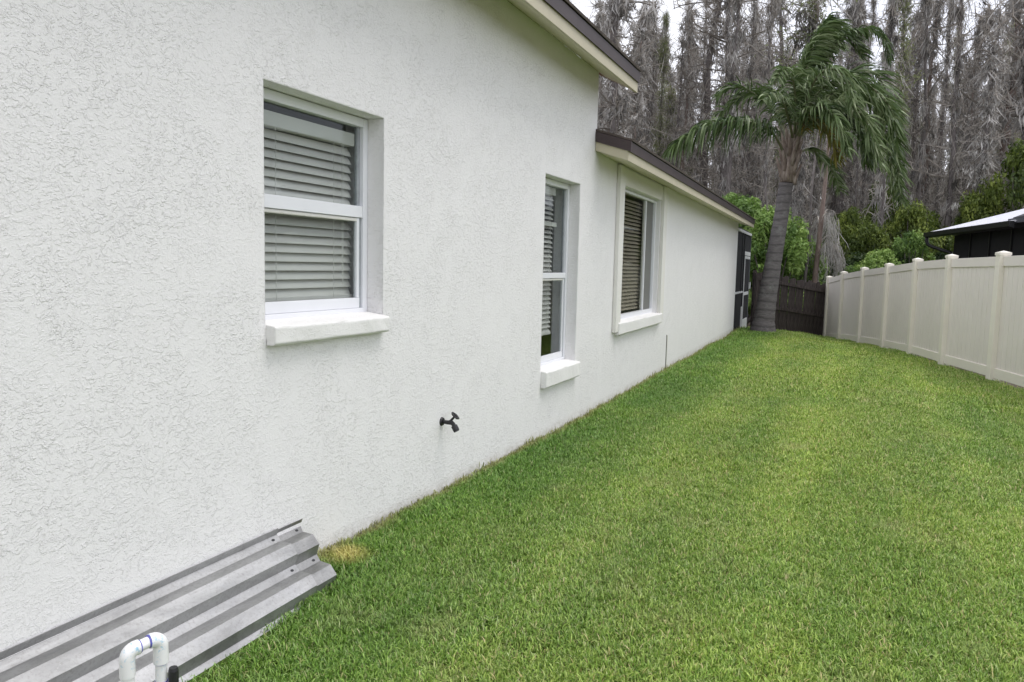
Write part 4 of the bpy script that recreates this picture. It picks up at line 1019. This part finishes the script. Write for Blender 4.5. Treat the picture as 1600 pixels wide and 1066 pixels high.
KIN = {
 'mossy': [cypress(21, 20, 2.6, fine=.55, spread=1.9), cypress(22, 22, 2.4, fine=.6, spread=1.7, lean=.05), cypress(1, 20, 1.5), cypress(2, 22, 1.3), cypress(3, 18, 1.9), cypress(4, 21, 1.6, lean=.04)],
 'bare': [cypress(5, 21, 0.5, fine=1.3, spread=1.3), cypress(6, 18, 0.6, fine=1.2, spread=1.2), cypress(7, 23, 0.4, fine=1.2, spread=1.3)],
 'green': [cypress(8, 16, 0.8, 1.0, conic=True), cypress(9, 19, 0.8, 0.8), cypress(10, 17, 0.6, 1.3, conic=True)],
 'red': [cypress(12, 21, 0.9, red=True), cypress(13, 19, 1.1, red=True)],
}
LBL = {'mossy': ('grey cypress tree thickly hung with spanish moss in the wood behind the fences', 'moss hung cypress trees'),
       'bare': ('bare twiggy grey cypress tree in the wood behind the fences', 'bare twiggy cypress trees'),
       'green': ('cypress tree with a faint haze of pale green needles in the wood', 'greening cypress trees'),
       'red': ('cypress tree with a reddish brown trunk in the wood behind the fences', 'red barked cypress trees')}
def tree(kind, x, y, s, label=None, variant=None, group=None):
    
    src = KIN[kind][variant if variant is not None else random.randrange(len(KIN[kind]))]
    z = g1(x, y)
    t = empty('cypress_tree', (x, y, z - 0.1), label or LBL[kind][0], 'tree', group, random.uniform(0, 6.28)); t.scale = (s * random.choice((.6, .8, 1.0, 1.25, 1.5)),) * 2 + (s,)
    for nm in src: link(nm, src[nm], t)
    return t
KL = {'mossy': 'moss hung cypress', 'bare': 'bare twiggy cypress', 'green': 'faintly green cypress', 'red': 'red trunked cypress'}
spots = []
r5 = random.Random(21)
rows = [(36, 11, 2.0), (40, 16, 2.3), (44, 20, 2.3), (49, 24, 2.4), (54, 30, 2.6), (60, 32, 2.8), (67, 30, 3)]
for D, n, jit in rows:
    for k in range(n):
        px = 790 + (1760 - 790) * (k + 0.5 + r5.uniform(-.42, .42)) / n
        spots.append((px, D + r5.uniform(-jit, jit)))
for px, D in spots:
    u_ = r5.random()
    kind = 'mossy' if u_ < .50 else 'bare' if u_ < .74 else 'green' if u_ < .88 else 'red'
    p = atpx(px, D); s = r5.uniform(0.62, 1.12) * (1.0 if D < 50 else 0.95)
    where = ('behind the brown roof edge' if px < 1010 else 'left of the palm crown' if px < 1130 else 'behind the palm crown' if px < 1290 else
             'right of the palm crown' if px < 1430 else 'left of the white roof' if px < 1510 else 'behind the white roof')
    row = 'in the front rank' if D < 42 else 'in the middle of the wood' if D < 52 else 'deep in the wood'
    tree(kind, p.x, p.y, s, label=KL[kind] + ' ' + row + ' ' + where, group=LBL[kind][1])
classes = {}
for t_ in [o for o in col.objects if o.name.startswith('cypress_tree')]:
    classes.setdefault(t_['label'], []).append(t_)
ORD = ['leftmost', 'second from left', 'third from left', 'fourth from left', 'fifth from left', 'sixth from left', 'seventh from left', 'eighth from left', 'ninth from left', 'tenth from left', 'eleventh from left', 'twelfth from left']
for lb, ts in classes.items():
    if len(ts) < 2: continue
    ts.sort(key=lambda o: (Vector((o.location.x - 2.3, o.location.y, 0)).dot(Rh) / Vector((o.location.x - 2.3, o.location.y, 0)).dot(Fh)))
    for k, t_ in enumerate(ts):
        if k < len(ORD): t_['label'] = ' '.join((lb.replace('in the middle of the wood', 'mid wood').replace('in the front rank', 'front rank') + ', ' + ORD[k]).split()[:16])
# singled out ones
p = atpx(1085, 42); tree('bare', p.x, p.y, 1.0, 'slender dark cypress standing against the pale sky gap left of the palm', 2)
p = atpx(1062, 46); tree('green', p.x, p.y, 0.78, 'pointed yellow green cypress with a cone shaped top left of the palm', 0)
p = atpx(1422, 40); tree('mossy', p.x, p.y, 1.05, 'broad cypress with dark thick moss tufts above the right side of the palm crown', 0)
p = atpx(1562, 34); tree('mossy', p.x, p.y, 1.05, 'darkest heavily mossed cypress at the upper right above the white roof', 1)

# dead moss draped trunk just behind the corner of the fences
dt = atpx(1268, 27.5); dead = empty('dead_tree', (dt.x, dt.y, dt.z), 'thin reddish dead trunk with weeping grey mossy branches behind the wood fence', 'tree')
MB().tube([(0, 0, -.2), (0.03, 0, 1.5), (0.10, 0, 3.0), (0.16, .03, 4.4), (0.22, .03, 6.4), (0.2, .05, 8.5)], [0.11, 0.095, 0.085, 0.07, 0.045, 0.015], 9).build('trunk', M['cyp_red'], dead, smooth=True)
MB().tube([(-.35, .1, -.2), (-.30, .1, 1.5), (-.22, .1, 3.0), (-.25, .1, 4.6), (-.15, .1, 7)], [0.07, 0.065, 0.055, 0.04, 0.015], 7).build('trunk', M['cyp_bark'], dead, smooth=True)
bp = []; rr5 = np.random.default_rng(77)
for k in range(20):
    z0 = rr5.uniform(2.4, 4.0); ln = rr5.uniform(0.4, 0.95); a_ = rr5.normal(0.0, 0.75) if k % 4 else rr5.uniform(0, 6.28)
    dx, dy = cos(a_), sin(a_); hd = rr5.uniform(0.6, 1.9)
    q = [(0.1, 0, z0), (0.1 + dx * ln * .35, dy * ln * .35, z0 + .25), (0.1 + dx * ln * .7, dy * ln * .7, z0 + .18), (0.1 + dx * ln, dy * ln, z0 - .3),
         (0.1 + dx * ln * 1.05, dy * ln * 1.05, z0 - .3 - hd * .5), (0.1 + dx * ln * 1.1, dy * ln * 1.1, z0 - .3 - hd)]
    q = np.array(q); q[:, :2] = q[:, :1] * np.array(Rh)[:2] + q[:, 1:2] * np.array(Fh)[:2]; bp.append(q)
bp = np.array(bp)
v, f, t_ = ribbons(bp, np.linspace(0.035, 0.012, 6)[None].repeat(len(bp), 0), rr5.uniform(.5, 1, len(bp))); link('weeping_branches', raw_mesh('weeping_branches', M['twig'], v, f, t_), dead)
nm_ = 1000; bi = rr5.integers(0, len(bp), nm_); tt = rr5.uniform(1.2, 4.99, nm_); i0 = tt.astype(int); fr_ = (tt - i0)[:, None]
b0 = bp[bi, i0] * (1 - fr_) + bp[bi, np.minimum(i0 + 1, 5)] * fr_ + rr5.normal(0, .05, (nm_, 3))
MP = np.zeros((nm_, 4, 3)); ln = rr5.uniform(.15, .6, nm_); dd = np.stack([rr5.normal(0, .25, nm_), rr5.normal(0, .25, nm_), -np.ones(nm_)], 1); cur = b0
for k in range(4): MP[:, k] = cur; cur = cur + dd * (ln / 3)[:, None]; dd = dd + rr5.normal(0, .2, dd.shape)
v, f, t_ = ribbons(MP, np.array([.012, .020, .014, .004])[None] * rr5.uniform(.6, 1.3, (nm_, 1)), rr5.uniform(.1, .7, nm_)); link('moss', raw_mesh('moss', M['moss'], v, f, t_), dead)

# far-off wood that reads as one mass
nfar = 36000; r6 = np.random.default_rng(5)
D = r6.uniform(76, 96, nfar); px = r6.uniform(700, 1850, nfar); lat = (px - 800) / 1225 * D
base = np.array([2.3, 0, 0]) + np.outer(D, np.array(Fh)) + np.outer(lat, np.array(Rh)); zt_ = r6.uniform(0, 1, nfar) ** 1.3 * (13.5 + 3 * np.sin(px * .05) + 2 * np.sin(px * .021))
base[:, 2] = -2.1 + zt_
ln = r6.uniform(1, 4.5, nfar); dd = np.stack([r6.normal(0, .22, nfar), r6.normal(0, .22, nfar), np.ones(nfar)], 1)
MP = np.stack([base, base + dd * (ln / 2)[:, None], base + dd * ln[:, None] + r6.normal(0, .3, (nfar, 3))], 1)
v, f, t_ = ribbons(MP, np.array([.08, .10, .03])[None] * r6.uniform(.5, 1.5, (nfar, 1)), r6.uniform(0, 1, nfar))
tag(link('distant_wood', raw_mesh('distant_wood', M['twig'], v, f, t_)), 'far grey mass of bare cypress wood behind the nearer trees', 'woodland', kind='stuff')

# ------------------------------------------------------------------ grass
def grass_clump(seed, n=64, rad_=0.080):
    r = np.random.default_rng(seed)
    rr = rad_ * np.sqrt(r.uniform(0, 1, n)); th = r.uniform(0, 2 * pi, n); b = np.stack([rr * np.cos(th), rr * np.sin(th), np.full(n, -0.006)], 1)
    az = r.uniform(0, 2 * pi, n); out = np.stack([np.cos(az), np.sin(az), np.zeros(n)], 1); L = r.uniform(0.018, 0.044, n); lean = r.uniform(0.3, 1.75, n)
    K = 4; P = np.zeros((n, K, 3)); cur = b
    for k in range(K):
        P[:, k] = cur; a_ = lean * (0.35 + 0.42 * k); cur = cur + (out * np.sin(a_)[:, None] + np.array([0, 0, 1]) * np.cos(a_)[:, None]) * (L / (K - 1))[:, None]
    side = np.stack([-np.sin(az), np.cos(az), np.zeros(n)], 1)[:, None]
    w = np.array([0.0030, 0.0042, 0.0034, 0.0005])[None, :, None] * r.uniform(.7, 1.35, (n, 1, 1))
    v = np.stack([P - side * w / 2, P + side * w / 2], 2).reshape(-1, 3); idx = np.arange(n * K * 2).reshape(n, K, 2)
    f = np.stack([idx[:, :-1, 0], idx[:, :-1, 1], idx[:, 1:, 1], idx[:, 1:, 0]], -1).reshape(-1, 4)
    ti = np.clip(r.beta(1.3, 1.5, n) * 0.86, 0, 1); k_ = r.uniform(0, 1, n) < 0.16; ti[k_] = r.uniform(0.78, 1.0, k_.sum())
    return raw_mesh('grass_clump', M['blade'], v, f, np.repeat(ti, K * 2))
gc = bpy.data.collections.new('grass_kinds')
for k in range(6):
    gc.objects.link(bpy.data.objects.new('grass_clump', grass_clump(300 + k)))
def grass_points():
    r = np.random.default_rng(9); out = []
    for (ya, yb, dens, sc) in ((0.6, 5.5, 780, 0.84), (5.5, 9.5, 460, 0.98), (9.5, 15, 230, 1.35), (15, 24.4, 170, 1.55)):
        n = int((yb - ya) * 8 * dens); y = r.uniform(ya, yb, n); x = r.uniform(-0.5, 7.5, n)
        wl = np.where(y < 7.22, 0, -WK * (y - 7.22)); fx = np.array([fence_x(q) for q in y])
        wood = np.where(y > 22.7, WOOD0.x + (y - WOOD0.y) / (WOOD1.y - WOOD0.y) * (WOOD1.x - WOOD0.x), -9)
        d = np.c_[x - 2.3, y]; D = d[:, 0] * -0.3975 + d[:, 1] * 0.9176; lat = d[:, 0] * 0.9176 + d[:, 1] * 0.3975
        ok = (x > wl + 0.015) & (x > wood + .05) & (x < fx - 0.02) & (lat / np.maximum(D, .1) < 2.2) & (lat / np.maximum(D, .1) > -0.62) & (D > 0.5)
        ok &= ~((y < 2.90) & (x < 0.365 - 0.19 * np.clip((y - 2.25) / 0.6, 0, 1) + 0.015 * np.sin(y * 23))) & (np.hypot(x - .32, y - 19.8) > 0.42)
        ok &= ~((np.hypot(x - .32, y - 19.9) < 0.8) & (r.uniform(0, 1, n) < 0.6))
        x, y = x[ok], y[ok]; n = len(x)
        s = sc * r.uniform(0.75, 1.2, n)
        edge = np.clip(1 - (x - np.where(y < 7.22, 0, -WK * (y - 7.22))) / 0.35, 0, 1)
        nearwall = 1 + 0.45 * edge * (np.sin(y * 7) * .5 + .6)
        s = s * nearwall
        out.append(np.c_[x, y, gz(x, y), s, r.uniform(0, 2 * pi, n), r.normal(0, .12, n), r.normal(0, .12, n)])
    return np.concatenate(out)
G = grass_points()
gm = bpy.data.meshes.new('grass'); gm.vertices.add(len(G)); gm.vertices.foreach_set('co', G[:, :3].astype(np.float32).ravel())
a_ = gm.attributes.new('gscale', 'FLOAT', 'POINT'); a_.data.foreach_set('value', G[:, 3].astype(np.float32))
a_ = gm.attributes.new('grot', 'FLOAT_VECTOR', 'POINT'); a_.data.foreach_set('vector', G[:, [5, 6, 4]].astype(np.float32).ravel())
go = link('grass', gm); tag(go, 'short mown green lawn grass between the house wall and the fence', 'grass', kind='stuff')
ng = bpy.data.node_groups.new('grass_nodes', 'GeometryNodeTree')
ng.interface.new_socket('Geometry', in_out='INPUT', socket_type='NodeSocketGeometry'); ng.interface.new_socket('Geometry', in_out='OUTPUT', socket_type='NodeSocketGeometry')
gi_ = ng.nodes.new('NodeGroupInput'); go_ = ng.nodes.new('NodeGroupOutput'); ip = ng.nodes.new('GeometryNodeInstanceOnPoints')
ci_ = ng.nodes.new('GeometryNodeCollectionInfo'); ci_.inputs['Collection'].default_value = gc; ci_.inputs['Separate Children'].default_value = True; ci_.inputs['Reset Children'].default_value = True
na = ng.nodes.new('GeometryNodeInputNamedAttribute'); na.data_type = 'FLOAT_VECTOR'; na.inputs['Name'].default_value = 'grot'
nb2 = ng.nodes.new('GeometryNodeInputNamedAttribute'); nb2.data_type = 'FLOAT'; nb2.inputs['Name'].default_value = 'gscale'
m2p = ng.nodes.new('GeometryNodeMeshToPoints')
ng.links.new(gi_.outputs[0], m2p.inputs[0]); ng.links.new(m2p.outputs[0], ip.inputs['Points'])
ng.links.new(ci_.outputs[0], ip.inputs['Instance']); ip.inputs['Pick Instance'].default_value = True
ng.links.new(na.outputs[0], ip.inputs['Rotation']); ng.links.new(nb2.outputs[0], ip.inputs['Scale']); ng.links.new(ip.outputs[0], go_.inputs[0])
mod = go.modifiers.new('grass', 'NODES'); mod.node_group = ng
print('grass clumps', len(G), 'objects', len(bpy.data.objects))
